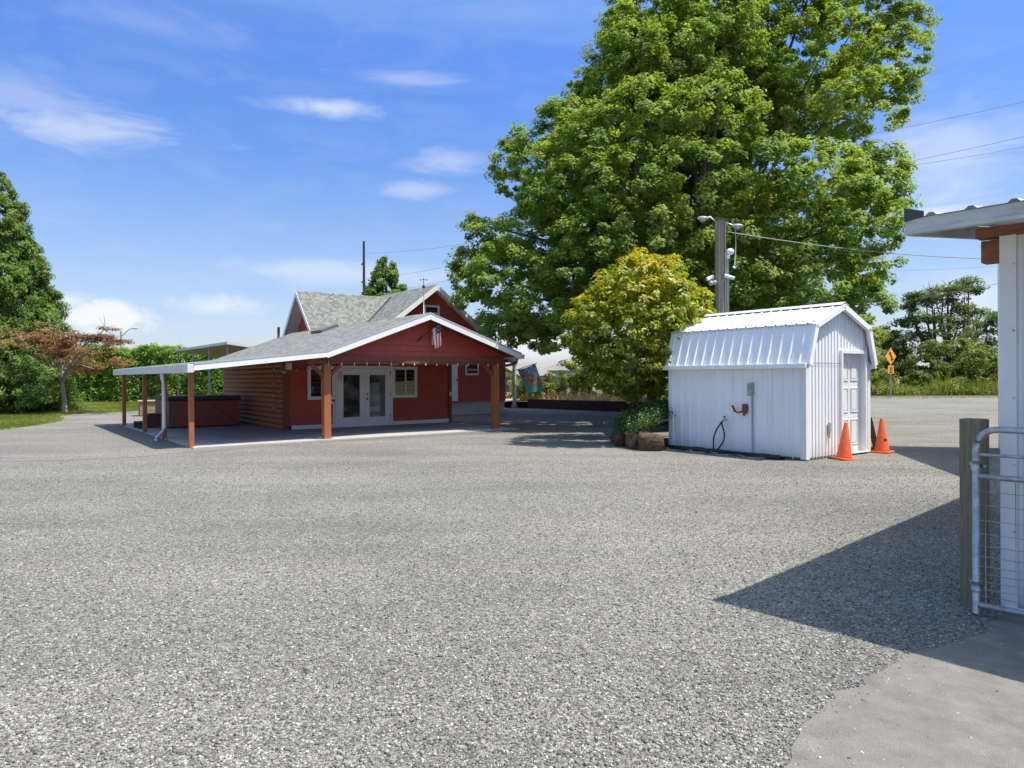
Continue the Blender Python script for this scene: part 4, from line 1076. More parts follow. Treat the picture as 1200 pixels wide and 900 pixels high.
    for i in range(15):
        y = .08 + i * .2275; q = B2 + d2 * .10; sc = MB(); sc.tube([(q.x, y - .10, q.z + .016), (q.x - .012, y - .10, q.z + .026)], .011, 8); sc.build('roof_screw', M_dark, t)
    # corner trims
    for (x0, x1, y0, y1) in ((-.022, .09, -.028, -.019), (-.022, -.012, -.019, .09), (SW - .09, SW + .012, -.03, -.019), (-.022, -.012, SL - .09, SL + .012)):
        c = MB(); c.box(x0, x1, y0, y1, .02, ZW - .09 if y1 > 0 else ZW + .03); c.build('corner_trim', M_white, t)
    # door, recessed
    f = MB(); f.box(d0, d0 + .07, -.045, .10, .05, 2.12); f.box(d1 - .07, d1, -.045, .10, .05, 2.12); f.box(d0 + .07, d1 - .07, -.043, .10, 2.05, 2.12); f.box(d0 - .02, d1 + .02, -.06, .14, .03, .052)
    f.build('door_frame', M_white, t, bevel=.005)
    a0, a1 = d0 + .072, d1 - .072
    d = MB(); d.box(a0, a1, .075, .11, .055, 2.048); door = d.build('door', M_white, t)
    for cx in (a0 + .10, (a0 + a1) / 2 + .045):
        w = (a1 - a0) / 2 - .145
        for (za, zb) in ((.20, .72), (.86, 1.00 + .36), (1.50, 1.62 + .28)):
            p = MB()
            for (x0, x1, z0, z1) in ((cx, cx + .02, za, zb), (cx + w - .02, cx + w, za, zb), (cx + .02, cx + w - .02, zb - .02, zb), (cx + .02, cx + w - .02, za, za + .02)):
                p.box(x0, x1, .062, .075, z0, z1)
            p.box(cx + .045, cx + w - .045, .066, .075, za + .045, zb - .045)
            p.build('panel', M_white, door, bevel=.004)
    kb = MB(); kb.sphere((a0 + .06, .02, 1.0), .032); kb.tube([(a0 + .06, .075, 1.0), (a0 + .06, .03, 1.0)], .014, 8); kb.tube([(a0 + .06, .075, 1.0), (a0 + .06, .065, 1.0)], .035, 12); kb.build('handle', M_galv, door, True)
    # things fixed to the walls
    m = MB(); m.box(-.09, -.012, 1.11, 1.22, 1.21, 1.47); mb = m.build('meter_box', mat('grey_meter_box', (.33, .34, .34), .6, .2), t, bevel=.015)
    c = MB(); c.tube([(-.04, 1.13, 1.2), (-.04, 1.13, .03)], .016, 8); c.build('conduit', mat('grey_conduit', (.30, .33, .38), .5), mb, True)
    r_ = MB(); r_.tube([(-.015, 1.30, .95), (-.06, 1.30, .95)], .06, 12); r_.box(-.055, -.015, 1.25, 1.36, .85, 1.04); r_.tube([(-.05, 1.33, .9), (-.09, 1.42, .86), (-.10, 1.53, .90)], .018, 8); r_.tube([(-.06, 1.3, .88), (-.10, 1.28, .82)], .025, 8)
    r_.tube([(-.10, 1.50, .90), (-.10, 1.56, 1.0)], .025, 8)
    r_.build('rusty_tap', M_rust, t, True, bevel=.004)
    s = MB(); s.tube([(-.012, 1.78, .70), (-.09, 1.78, .70), (-.12, 1.80, .66)], .022, 8); s.tube([(-.07, 1.75, .76), (-.07, 1.81, .76)], .02, 8); s.tube([(-.07, 1.78, .70), (-.07, 1.78, .76)], .01, 6); s.build('water_tap', M_galv, t, True)
    x = MB(); x.box(.74, .80, -.06, -.018, .52, .70); x.tube([(.77, -.04, .52), (.76, -.04, .38)], .02, 6); x.build('outlet_box', M_lamp, t, bevel=.006)
    return t


shed()


def sw_(a, b_, z=0.0): return SP + Vector((math.cos(SA) * a - math.sin(SA) * b_, math.sin(SA) * a + math.cos(SA) * b_, z))


def smooth_path(pts, n=6):
    """Catmull-Rom through the points"""
    P = [Vector(p) for p in pts]; P = [P[0]] + P + [P[-1]]; out = []
    for k in range(1, len(P) - 2):
        a, b_, c, d = P[k - 1:k + 3]
        for i in range(n):
            t = i / n
            out.append(.5 * ((2 * b_) + (c - a) * t + (2 * a - 5 * b_ + 4 * c - d) * t * t + (3 * b_ - a - 3 * c + d) * t ** 3))
    out.append(P[-2]); return out


def hoses():
    t = empty('hose', sw_(-.02, 1.78), SA, 'black garden hose looping down from the shed tap and heaped along the wall', 'hose')
    b = MB(); b.tube(smooth_path([(-.12, .02, .66), (-.15, .02, .62), (-.17, .10, .50), (-.16, .18, .34), (-.15, .20, .16), (-.16, .21, .05), (-.2, .3, .02)]), .016, 8); b.tube(smooth_path([(-.12, .01, .66), (-.15, -.02, .58), (-.17, -.09, .42), (-.17, -.06, .26), (-.17, .06, .10), (-.18, .13, .03), (-.25, .1, .02)]), .016, 8)
    b.build('loop', M_black, t, True)
    r_ = random.Random(3)
    for k, (yc, hl, n) in enumerate(((.95, .78, 9), (-.75, .70, 9), (.2, .5, 5))):
        b = MB(); pts = []
        for q in range(n):
            w = .05 + .11 * r_.random(); z = .016 + .012 * (q % 5); L_ = hl * (.75 + .3 * r_.random())
            for (x, y) in ((-w * .4, -L_), (-w, -L_ * .5), (-w * 1.1 - .03, 0), (-w, L_ * .55), (-w * .5, L_), (-.02, L_ * .6), (-.015, 0), (-.02, -L_ * .6)):
                pts.append((x - .06 - .12 * r_.random() - .02 * k, yc + y + .03 * r_.random(), z + .008 * r_.random()))
        b.tube(smooth_path(pts, 5), .015, 6); b.build('coil', M_black, t, True)
    t2 = empty('hose', sw_(-.42, 1.9), SA, 'pale grey cable lying loose on the gravel in front of the black hose', 'cable')
    b = MB(); pts = []
    for k in range(26): pts.append((-.04 * (k % 3) + .14 * math.sin(k * 1.1), 1.45 - k * .112 + .12 * math.sin(k * 2.1), .012 + .012 * (k % 3)))
    b.tube(smooth_path(pts, 5), .011, 6); b.build('cable_run', mat('grey_cable', (.28, .25, .22), .7), t2, True)


hoses()


def cones():
    def mk(loc, rz, lab, tilt=0):
        t = empty('traffic_cone', loc, rz, lab, 'traffic cone', 'orange cones by the shed door')
        b = MB(); b.lathe([(.148, .03), (.140, .06), (.032, .70), (.026, .715), (.02, .715), (.018, .69)], n=32); b.build('cone', M_orange, t, True)
        p = MB(); p.box(-.19, .19, -.19, .19, .0, .032); p.build('base_plate', M_orange, t, bevel=.012)
        return t
    a = mk((*gp(989, 538.2)[:2], 0), .35, 'orange traffic cone standing directly in front of the shed door'); a.rotation_euler = (R(1.5), R(3), .35)
    b = MB(); b.box(-.20, .20, -.20, .20, -.012, .0); b.build('base_rim', M_black, a)
    c = mk((*gp(1033.5, 530.3)[:2], .005), .75, 'orange traffic cone with a black mark right of the shed corner')
    m = MB()                                                      # worn black stencil on the cone flank
    for k, (a0, w, h) in enumerate(((-.42, .16, .05), (-.02, .10, .05), (.22, .04, .05))):
        for s in range(3):
            P = []
            for zz in (.27 - h / 2, .27 + h / 2):
                rr = .140 - (.140 - .032) * (zz - .06) / .64 + .003
                for q in (a0 + w * 2 * s / 3, a0 + w * 2 * (s + 1) / 3): P.append((rr * math.cos(q - 1.7 - .75 + .4), rr * math.sin(q - 1.7 - .75 + .4), zz))
            m.add(P, [(0, 1, 3, 2)])
    m.build('stencil_mark', M_black, c)


cones()


def plank():
    p0, p1 = gp(1027, 527), at(1018.3, 490, 14.75)
    t = empty('plank', p0, 0, 'weathered brown board leaning against the right corner of the shed', 'board')
    b = MB(); b.bar((0, 0, 0), Vector(p1) - Vector(p0), .035, .11, (1, 0, 0)); b.build('board', mat('old_brown_board', (.10, .065, .045), .85, .3, 6, .4, 30), t)
    c = MB(); c.bar((-.22, -.12, .02), (-.02, -.02, .06), .09, .04); c.build('block', MATS['old_brown_board'], t)


plank()


# ================================================================== UTILITY POLE
def util_pole():
    Y = 18.6; base = at(844.5, 450, Y); base.z = 0
    t = empty('utility_pole', base, 0, 'weathered wooden utility pole with lamps and cameras behind the shed', 'utility pole')
    k = Y / F
    h = 1.6 + (Y0 - 260) * k
    b = MB(); b.tube([(0, 0, -.1), (0, 0, h * .5), (.0, 0, h)], [.165, .15, .128], 14); b.build('pole', M_polew, t, True)
    cap = MB(); cap.tube([(0, 0, h), (0, 0, h + .05), (.02, 0, h + .10)], [.15, .17, .11], 12); cap.build('cap', mat('mossy_cap', (.16, .13, .06), .95, .3, 9, .6, 20), t)
    z = lambda v: 1.6 + (Y0 - v) * k
    x = lambda u: (u - 844.5) * k
    for (ux, vz, s) in ((823, 258, -1), (863, 267, 1)):
        l = empty('lamp', (0, 0, 0)); l.parent = t
        bpy.data.objects.remove(l)
        b = MB(); b.tube([(s * .1, -.03, z(278)), (s * .12, -.06, z(262)), (x(ux) * .6, -.09, z(vz - 2)), (x(ux) * .85, -.10, z(vz))], .022, 8); arm = b.build('lamp_arm', M_galv, t, True)
        b = MB(); b.sphere((x(ux), -.12, z(vz)), .11, 14, 8, (1.45, .9, .5)); b.tube([(x(ux), -.12, z(vz) - .02), (x(ux), -.12, z(vz) - .09)], [.09, .065], 12); b.build('lamp_head', M_lamp, arm, True)
    b = MB(); b.tube([(.16, -.09, .0), (.16, -.09, z(300))], .045, 8); b.build('conduit', M_lamp, t, True)
    b = MB(); b.sphere((x(854.5), -.10, z(297)), .11, 14, 10, (1, 1, .85)); b.tube([(x(852), -.1, z(305)), (x(852), -.1, z(300))], .06, 10); b.build('weather_head', M_white, t, True)
    for (u0, u1, v0, v1) in ((834, 826, 326, 330), (847, 858, 325, 329)):
        b = MB(); b.tube([(x(u0), -.18, z(v0)), (x(u1), -.24, z(v1))], .05, 10); cm = b.build('camera', M_white, t, True)
        b = MB(); b.tube([(x(u0), -.1, z(v0 + 7)), (x(u0), -.18, z(v0 + 2))], .02, 6); b.build('mount', M_lamp, cm, True)
    b = MB(); b.sphere((x(836), -.16, z(333)), .06); b.sphere((x(831), -.2, z(334)), .07); b.build('sensor', M_lamp, t, True)
    b = MB(); b.tube([(x(861), -.1, z(268)), (x(861.5), -.1, z(290)), (x(860), -.1, z(314))], .012, 5); b.tube([(x(862), -.1, z(313)), (x(859), -.1, z(316))], .05, 8); b.build('hanging_cord', M_lamp, t, True)
    b = MB(); b.tube([(.10, -.12, .3), (.10, -.13, z(262))], .016, 6); b.tube([(-.06, -.13, .3), (-.06, -.125, z(262))], .012, 6); b.build('cable', M_galv, t, True)


util_pole()


def wire(p, q, sag, r, label, m=None, n=16):
    p, q = Vector(p), Vector(q); b = MB(); pts = []
    for i in range(n + 1):
        k = i / n; x = p.lerp(q, k); x.z -= sag * 4 * k * (1 - k); pts.append(x - p)
    b.tube(pts, r, 5); o = b.build('power_line', m or M_dark); o.location = p
    return tag(o, label, 'power line')


Mw = mat('pale_wire', (.12, .13, .14), .6)
wire(at(848, 271, 18.5), at(1240, 303, 24), .25, .014, 'twisted service cable running from the utility pole to the right', mat('grey_service_cable', (.22, .22, .22), .6))
for (a, b_, Y1, Y2, lab) in (((1020, 157), (1290, 97), 52, 46, 'uppermost thin power line crossing the sky right of the big tree'),
                             ((1000, 202), (1290, 138), 54, 47, 'middle thin power line right of the big tree'),
                             ((1000, 203.5), (1290, 155), 50, 46, 'lower of the paired thin power lines right of the big tree'),
                             ((1030, 357.5), (1290, 306), 56, 48, 'sagging black line in front of the spreading tree by the road'),
                             ((1030, 318), (1290, 303), 60, 56, 'faint telephone line just below the service cable')):
    wire(at(*a, Y1), at(*b_, Y2), .15, .016 if Y1 < 58 else .012, lab, Mw)
for (a, b_, lab) in (((425, 297), (560, 283), 'highest faint wire left of the big tree'), ((425, 327), (560, 304), 'middle faint wire left of the big tree'), ((425, 345), (560, 320), 'lowest faint wire behind the chimney mast')):
    wire(at(*a, 95), at(*b_, 80), .3, .015, lab, Mw)


# ================================================================== BARN, GATE AND POST ON THE RIGHT
BA = R(41.0); BP = Vector((3.355, 4.775, 0))
_ba, _bb = Vector((math.cos(BA), math.sin(BA), 0)), Vector((-math.sin(BA), math.cos(BA), 0))


def barn():
    t = empty('barn', BP, BA, 'white ribbed metal barn with wide eaves and brown timber ends at the right edge', 'barn')
    PIT = .11; Lb, Wb, ht = 9.0, 7.0, 2.545                                    # runs towards -y (local), roof rises to +x
    w = MB(); ribbed(w, 0, Lb, .2286, lambda s: .03, lambda s: ht, lambda s, o, z: (-o, -s, z), .022, .05, .03, .13); w.build('eave_wall', M_metalw, t)
    w = MB(); ribbed(w, 0, Wb, .2286, lambda s: .03, lambda s: ht + PIT * min(s, 99), lambda s, o, z: (s, o, z), .022, .05, .03, .19); w.build('end_wall', M_metalw, t)
    w = MB(); w.box(Wb - .03, Wb, -Lb, -.01, 0, ht + PIT * Wb); w.build('back_wall', M_metalw, t)
    w = MB(); w.add([(0, -Lb, 0), (Wb, -Lb, 0), (Wb, -Lb, ht + PIT * Wb), (0, -Lb, ht)], [(0, 1, 2, 3)]); w.build('end_wall', M_metalw, t)
    c = MB(); c.box(-.028, -.023, -.065, .03, .02, ht); c.box(-.026, .10, .023, .03, .02, ht + .02); c.build('corner_trim', M_white, t)
    s = MB()
    for z in (.55, 1.0, 1.45, 1.9, 2.35): s.tube([(-.028, -.05, z), (-.034, -.05, z)], .007, 8)
    s.build('screws', M_galv, t)
    bt = MB(); bt.box(-.06, -.025, -Lb, 0, .02, .045); bt.build('base_trim', M_white, t)
    ox, oy = .54, .434                                             # overhang past the wall and past the end
    r_ = MB()
    n = int((Lb + oy + .3) / .2286)
    k0 = -ox
    P = []; pr = [(-Lb - .3, 0)]
    y = -Lb - .1
    while y < oy - .05:
        pr += [(y - .035, 0), (y - .014, .02), (y + .014, .02), (y + .035, 0)]; y += .2286
    pr.append((oy, 0))
    z0 = 2.652
    for (yy, o) in pr: P += [(-ox - .03, yy, z0 + o), (Wb + .3, yy, z0 + PIT * (Wb + ox + .33) + o)]
    r_.add(P, [(2 * i, 2 * i + 1, 2 * i + 3, 2 * i + 2) for i in range(len(pr) - 1)])
    r_.build('roof_sheet', M_metalroof, t)
    # loose folded end of the roof sheet sticking up at the corner
    f = MB(); f.add([(-ox - .03, oy + .0, z0 - .02), (-ox - .03, oy - .12, z0 - .0), (-ox - .03, oy - .12, z0 + .035), (-ox - .03, oy + .0, z0 + .075), (-ox + .16, oy, z0 + .02), (-ox + .16, oy, z0 + .05)], [(0, 1, 2, 3), (0, 3, 5, 4)])
    o = f.build('roof_flashing', mat('dark_flashing', (.06, .06, .055), .6), t); sm = o.modifiers.new('t', 'SOLIDIFY'); sm.thickness = .006
    fa = MB(); fa.box(-ox - .02, -ox + .02, -Lb - .3, oy, z0 - .108, z0 - .004); fa.box(-ox - .035, -ox - .02, -Lb - .3, oy + .005, z0 - .108, z0 - .082)
    fa.build('eave_board', mat('dirty_white_board', (.52, .505, .46), .7, .2, 3, .3, 20, stretch=(1, 1, 5)), t, bevel=.005)
    rk = MB(); rk.bar((-ox + .03, oy - .02, z0 - .058), (Wb + .3, oy - .02, z0 - .058 + PIT * (Wb + .3 + ox)), .035, .10, (0, 0, 1)); rk.build('rake_board', MATS['dirty_white_board'], t)
    b = MB(); b.box(-.03, .10, -Lb, .17, ht + .004, ht + .072); b.build('top_plate', M_beam, t)
    b = MB(); b.box(.012, .13, -.3, .15, ht - .165, ht - .012); b.build('beam_end', M_beam, t, bevel=.006)
    for y in (-.9, -2.1, -3.3, -4.5):
        b = MB(); b.box(-ox + .03, 0, y, y + .045, ht - .02, ht + .08); b.build('rafter_end', M_beam, t)


barn()


def gate():
    # square post
    q = gp(1143, 708); q = Vector((3.205, 4.88, 0))
    t = tag(MB().box(-.068, .068, -.068, .068, -.1, 1.30).build('gate_post', M_gpost, None, bevel=.008), 'square weathered greenish timber post holding the tubular gate', 'gate post')
    t.location = q; t.rotation_euler = (0, 0, BA - .15)
    # tubular gate folded back along the barn
    G = Vector((3.085, 4.685, 0)); ga = BA - R(90)
    g = empty('gate', G, ga + R(3), 'galvanised tubular farm gate with wire mesh beside the barn wall', 'gate')
    r0 = .0215; zt = 1.245; Lg = 2.9
    b = MB(); pts = [(0, 0, .02), (0, 0, 1.10)]
    for k in range(1, 7):
        a = math.pi / 2 * k / 6; pts.append((.13 - .13 * math.cos(a), 0, zt - .13 + .13 * math.sin(a)))
    pts.append((Lg, 0, zt)); b.tube(pts, r0, 12); b.build('frame', M_galv, g, True)
    for z, r in ((1.075, .011), (.93, .0195), (.075, .0215)):
        b = MB(); b.tube([(.015, 0, z), (Lg, 0, z)], r, 10); b.build('rail', M_galv, g, True)
    m = MB()
    for x in np.arange(.055, Lg, .165): m.tube([(x, 0, .08), (x, 0, .925)], .0026, 5)
    for z in (.14, .185, .235, .285, .335, .40, .47, .55, .64, .74, .83): m.tube([(.0, .003, z), (Lg, .003, z)], .0026, 5)
    m.build('mesh', M_galv, g, True)
    for z in (1.0, .20):
        h = MB(); h.tube([(-.05, .10, z), (.05, .0, z)], .012, 8); h.tube([(0, 0, z - .03), (0, 0, z + .03)], .028, 10); h.build('hinge', M_galv, g, True)


gate()


def unseen_shed():
    """tall shed beyond the barn, out of the picture on the right: added only to cast its shadow"""
    p = Vector((9.15, 9.4, 0)); an = R(-14.0)
    t = empty('shadow_shed', p, an, 'unseen tall white metal shed added beyond the barn to cast a shadow', 'barn')
    L_, W_, h = 6.2, 5.0, 5.0
    w = MB()
    ribbed(w, 0, L_, .2286, lambda s: .0, lambda s: h - .05, lambda s, o, z: (-o, s, z), .02, .05, .03, .19)
    ribbed(w, 0, W_, .2286, lambda s: .0, lambda s: h - .05 + .05 * s, lambda s, o, z: (s, -o, z), .02, .05, .03, .19)
    ribbed(w, 0, W_, .2286, lambda s: .0, lambda s: h - .05 + .05 * s, lambda s, o, z: (s, L_ + o, z), .02, .05, .03, .19)
    w.build('walls', M_metalw, t)
    r_ = MB(); r_.slab([(-.1, L_ + .1, h), (-.1, -.1, h), (W_ + .1, -.1, h + .26), (W_ + .1, L_ + .1, h + .26)], .06); r_.build('roof', M_metalroof, t)


unseen_shed()


# ================================================================== TREES
def lobes_px(lst, cx, cy, ru, rv, Yc, depth, back=True, tint=.5, jit=.4, grow=1.0, lean=0.0, near=0.0):
    """crown lobes read off the silhouette; the ones in the middle bulge towards the viewer, and a second set fills the far side"""
    out = []
    for e in lst:
        u, v, r = e[:3]; q = ((u - cx) / ru) ** 2 + ((v - cy) / rv) ** 2
        k = math.sqrt(max(0, 1 - min(q, 1))); Y = Yc - depth * k + random.uniform(-jit, jit)
        if len(e) > 3: Y = Yc + e[3]
        Y = max(near, Y - lean * (v - cy)) if lean and len(e) < 4 else Y
        p = at(u, v, Y); out.append((p, r * Y / F * grow, tint + random.uniform(-.12, .12)))
        if back:
            Yb = Yc + depth * .8 * k * random.uniform(.3, 1)
            pb = at(u, v, Yc); pb = Vector((pb.x + random.uniform(-.6, .6), Yb, pb.z + random.uniform(-.5, .5)))
            if k > .15: out.append((pb, r * Yc / F * 1.0, tint - .05))
    return out


def big_tree():
    L_ = [(735, 72, 42), (795, 75, 52), (850, 40, 50), (905, 60, 48, 1.0), (960, 70, 58), (1035, 75, 46), (1055, 40, 36), (1005, 130, 48), (940, 118, 48, -1.0), (890, 110, 40, 2.0),
          (720, 112, 30), (665, 150, 36), (622, 172, 32), (598, 195, 22), (700, 165, 42), (760, 145, 58), (830, 140, 58), (655, 205, 40), (690, 225, 52), (740, 225, 54), (815, 215, 58), (890, 205, 52),
          (880, 262, 56), (955, 215, 54), (1018, 205, 40), (1030, 228, 34), (1000, 262, 52), (940, 285, 54), (572, 285, 28), (556, 312, 24), (560, 348, 28), (600, 325, 48), (632, 275, 46), (592, 372, 32), (640, 365, 48), (690, 325, 52),
          (700, 280, 52), (765, 275, 54), (560, 258, 10), (820, 280, 44), (880, 320, 50), (955, 335, 52), (1012, 312, 36), (1010, 360, 30), (980, 385, 42), (905, 375, 44), (620, 392, 26), (655, 398, 24), (720, 370, 46), (780, 340, 50), (840, 345, 48), (985, 405, 30), (940, 420, 40), (850, 420, 40), (800, 400, 44),
          (770, 20, 50), (840, -15, 58), (930, -5, 60), (1015, 10, 52), (735, 40, 32), (800, -70, 50), (890, -85, 58), (975, -60, 50), (845, -130, 48), (915, -140, 46), (1050, 105, 26), (640, 235, 26), (1040, 190, 22)]
    lob = lobes_px(L_, 815, 190, 285, 330, 28.5, 7.0, jit=.8, grow=1.10, lean=.017, near=21.2)
    for k in range(58):
        z = random.uniform(3.5, 18); hw_ = 5.2 - .17 * (z - 3.5)
        lob.append((Vector((6.8 + .13 * (z - 6) + random.uniform(-hw_, hw_), 28.8 + random.uniform(-2.2, 2.6), z)), 2.2, .35))
    tips = [l[0] for i, l in enumerate(lob) if i % 4 == 0]
    tree('maple_tree', 'huge broad green leafed tree rising beyond the top of the picture behind the shed', 'tree', (7.4, 28.5, 0), (7.3, 28.5, 4.2), lob, .62, M_leafbig,
         tips=tips, rl=.2, sub=44, leaves=104, subr=.28, leaf=.12, shell=.68, flat=.85, tintvar=.28, aspect=.66, droop=.35, upbias=1.0)


big_tree()


def small_tree():
    L_ = [(750, 318, 22), (722, 335, 24), (780, 325, 24), (700, 362, 28), (745, 350, 30), (790, 352, 28), (812, 362, 18), (690, 395, 24), (725, 390, 34), (770, 385, 34), (806, 388, 24), (686, 412, 18), (705, 425, 26), (745, 425, 34), (785, 418, 30), (720, 448, 20), (760, 444, 22), (700, 440, 16), (752, 300, 10), (733, 310, 10), (664, 398, 7), (672, 372, 8), (822, 345, 9), (828, 368, 9), (706, 345, 9), (786, 306, 8), (668, 425, 8), (682, 446, 9), (740, 462, 12), (775, 455, 12), (770, 310, 12), (800, 340, 14), (678, 380, 12)]
    lob = []
    for (u, v, r) in L_:
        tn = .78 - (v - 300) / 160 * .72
        q = ((u - 748) / 80) ** 2 + ((v - 380) / 85) ** 2; k = math.sqrt(max(0, 1 - min(1, q)))
        lob.append((at(u, v, 17.5 - 1.35 * k), r * 17 / F, tn)); lob.append((at(u, v, 17.5 + 1.35 * k), r * 17 / F, tn))
    base = at(767, 470, 17.3); base.z = .4
    C = tree('small_tree', 'rounded yellow green small tree with glossy leaves and orange new growth left of the shed', 'tree', base, base + Vector((-.1, 0, 1.15)), lob, .13, M_leafsmall, sub=150, leaves=26, subr=.15, leaf=.125, shell=.55, flat=.95, tintvar=.30, upbias=.8, aspect=.42, low_cut=-.9)


small_tree()


def conical(name, label, base, h, r, n, lm, leaf=.16, trunk=.2, leaves=60, subr=.38, group=None, tint=.5, low=0.02, power=.85, droop=.5, lump=.35, cat='tree'):
    """conifer: drooping sprays on a cone, lumpy by branch whorls"""
    t = empty(name, base, 0, label, cat, group)
    b = MB(); b.tube([(0, 0, -.1), (0, 0, h * .5), (0, 0, h * .97)], [trunk, trunk * .6, .02], 8); b.build('trunk', M_bark, t, True)
    Cs, Ns, Ts = [], [], []
    lum = rng.random((40, 2)) * [6.28, h]
    for i in range(n):
        k = 1 - math.sqrt(rng.random()) if power < 1.2 else rng.random(); z = h * (low + (1 - low) * k); a = rng.random() * 6.283
        R_ = r * (1 - k) ** power
        wob = 1 + lump * (math.sin(a * 5 + z * 1.7) * .5 + math.sin(a * 3 - z * 2.3) * .5)
        rr = R_ * wob * (.62 + .38 * rng.random() ** .5)
        c = np.array([rr * math.cos(a), rr * math.sin(a), z - .12 * rr]); d = np.array([math.cos(a), math.sin(a), .35])
        q = rdir(leaves); Cs.append(c + q * (subr * (.5 + .5 * (1 - k))) * rng.random((leaves, 1)) ** .45 * np.array([1, 1, .8])); Ns.append(d * .6 + q * .6 + rng.normal(size=(leaves, 3)) * .4 + np.array([0, 0, .3]))
        Ts.append(np.clip(tint + rng.normal() * .16 + rng.normal(size=leaves) * .12, 0, 1))
    C = np.concatenate(Cs); leaf_mesh('crown', C, np.concatenate(Ns), leaf * (.6 + .8 * rng.random(len(C))), np.concatenate(Ts), lm, t, .4, droop)
    return t


conical('cypress_tree', 'tall dense dark green conifer cut off by the left edge', (-25.9, 34.8, 0), 12.5, 4.1, 2600, M_conif, leaf=.17, trunk=.35, leaves=64, subr=.40, lump=.22, power=.62)
conical('spruce_tree', 'small pointed conifer rising behind the house roof', (*at(453, 440, 52)[:2], 0), 11.0, 5.2, 620, M_conif, leaf=.34, trunk=.3, leaves=44, subr=.6, tint=.45, lump=.12, power=.95)


def hedge():
    t = empty('hedge', (-26, 49.5, 0), 0, 'tall clipped laurel hedge forming a green wall across the back left', 'hedge')
    n = 4600
    Cs, Ns, Ts = [], [], []
    for i in range(n):
        x = -13 + 30 * rng.random()
        top = 3.55 - .012 * x + .12 * math.sin(x * 1.3) + .10 * math.sin(x * 3.1)
        if rng.random() < .68: c = np.array([x, -.9 + .14 * math.sin(x * 2.1) + .10 * rng.normal(), top * rng.random() ** .85]); d = np.array([.1, -.8, .7])
        else: c = np.array([x, -.9 + 1.8 * rng.random(), top + .08 * rng.normal()]); d = np.array([0, -.2, 1])
        L_ = 40; q = rdir(L_); Cs.append(c + q * .28 * rng.random((L_, 1)) ** .5); Ns.append(d * .6 + q * .5 + rng.normal(size=(L_, 3)) * .45); Ts.append(np.clip(.55 + rng.normal() * .16 + rng.normal(size=L_) * .14, 0, 1))
    C = np.concatenate(Cs); C[:, 2] = np.abs(C[:, 2])
    leaf_mesh('foliage', C, np.concatenate(Ns), .17 * (.6 + .8 * rng.random(len(C))), np.concatenate(Ts), M_hedge, t, .45)
    b = MB(); b.box(-13, 17, -.55, .7, 0, 3.2); b.build('inner_branches', mat('hedge_inner_twigs', (.022, .03, .012), .95, .4, 8, .8, 10), t)  # solid near-black green block filling the hedge inside


hedge()


def pale_shrub():
    lob = []
    for (u, v, r) in ((8, 430, 26), (35, 425, 24), (20, 452, 26), (48, 448, 20), (0, 460, 26), (34, 468, 18), (55, 432, 14), (-25, 440, 34), (50, 467, 12)):
        lob.append((at(u, v, 31.5 + random.uniform(-.5, .8)), r * 32 / F, .55)); lob.append((at(u, v, 33.5), r * 33 / F, .45))
    tree('shrub', 'bushy pale green shrub at the foot of the tall left conifer', 'shrub', (*at(22, 475, 32.5)[:2], 0), at(22, 462, 32.5), lob, .08, M_paleshrub, sub=32, leaves=60, subr=.30, leaf=.15, low_cut=-.9, aspect=.45)


pale_shrub()


def maple():
    base = gp(76, 484.5)
    t = empty('japanese_maple', base, 0, 'bronze leaved small maple with flat layered crown on the lawn edge', 'tree')
    Y = base.y; rel = lambda u, v, dy=0: at(u, v, Y + dy) - base
    b = MB(); fork = rel(72, 438)
    b.tube([(0, 0, -.05), rel(75.5, 470), rel(73, 452), fork], [.15, .10, .09, .085], 10)
    tips = [(20, 395), (5, 415), (35, 402), (60, 385), (95, 400), (115, 395), (135, 400), (85, 420), (100, 425), (45, 415), (58, 378, .5), (128, 382, .4), (68, 378), (50, 430), (110, 432)]
    for tp in tips:
        e = rel(tp[0], tp[1], random.uniform(-1.6, 1.6)); m1 = fork.lerp(e, .45) + Vector((random.uniform(-.2, .2), random.uniform(-.2, .2), .25))
        b.tube([fork - Vector((0, 0, random.uniform(0, .5))), m1, e], [.065, .04, .012], 6)
        for k in range(4):
            s_ = m1.lerp(e, random.random()); b.tube([s_, s_ + Vector((random.uniform(-.7, .7), random.uniform(-.7, .7), random.uniform(.1, .7)))], [.018, .005], 5)
    b.build('trunk', M_palebark, t, True)
    C, N_, T_ = [], [], []
    lay = [(18, 393, 26, 7, .45), (45, 396, 30, 8, .35), (6, 420, 26, 10, .8), (30, 410, 32, 11, .4), (62, 398, 26, 10, .3), (55, 414, 30, 11, .35), (84, 405, 22, 11, .25), (94, 420, 18, 13, .3), (88, 434, 16, 7, .35), (108, 430, 16, 7, .4), (116, 396, 16, 6, .1), (136, 401, 14, 5, .08), (130, 387, 7, 4, .2), (16, 430, 24, 7, .9), (100, 397, 14, 7, .15), (74, 412, 18, 14, .35), (2, 405, 24, 7, .85), (125, 412, 10, 6, .3), (60, 382, 14, 9, .9), (140, 425, 14, 5, .5)]
    for (u, v, ru, rv, tn) in lay:
        c = np.array(rel(u, v, random.uniform(-1.3, 1.3)))
        for s_ in range(int(ru * .95)):
            cc = c + rng.normal(size=3) * np.array([ru, ru * 1.1, rv]) * .50 * Y / F; k = 50
            C.append(cc + rdir(k) * rng.random((k, 1)) ** .5 * np.array([.30, .30, .10])); N_.append(np.array([.1, -.3, .9]) + rng.normal(size=(k, 3)) * .5); T_.append(np.clip(tn + rng.normal() * .14 + rng.normal(size=k) * .12, 0, 1))
    C = np.concatenate(C); leaf_mesh('crown', C, np.concatenate(N_), .095 * (.6 + .8 * rng.random(len(C))), np.concatenate(T_), M_maple, t, .6)


maple()


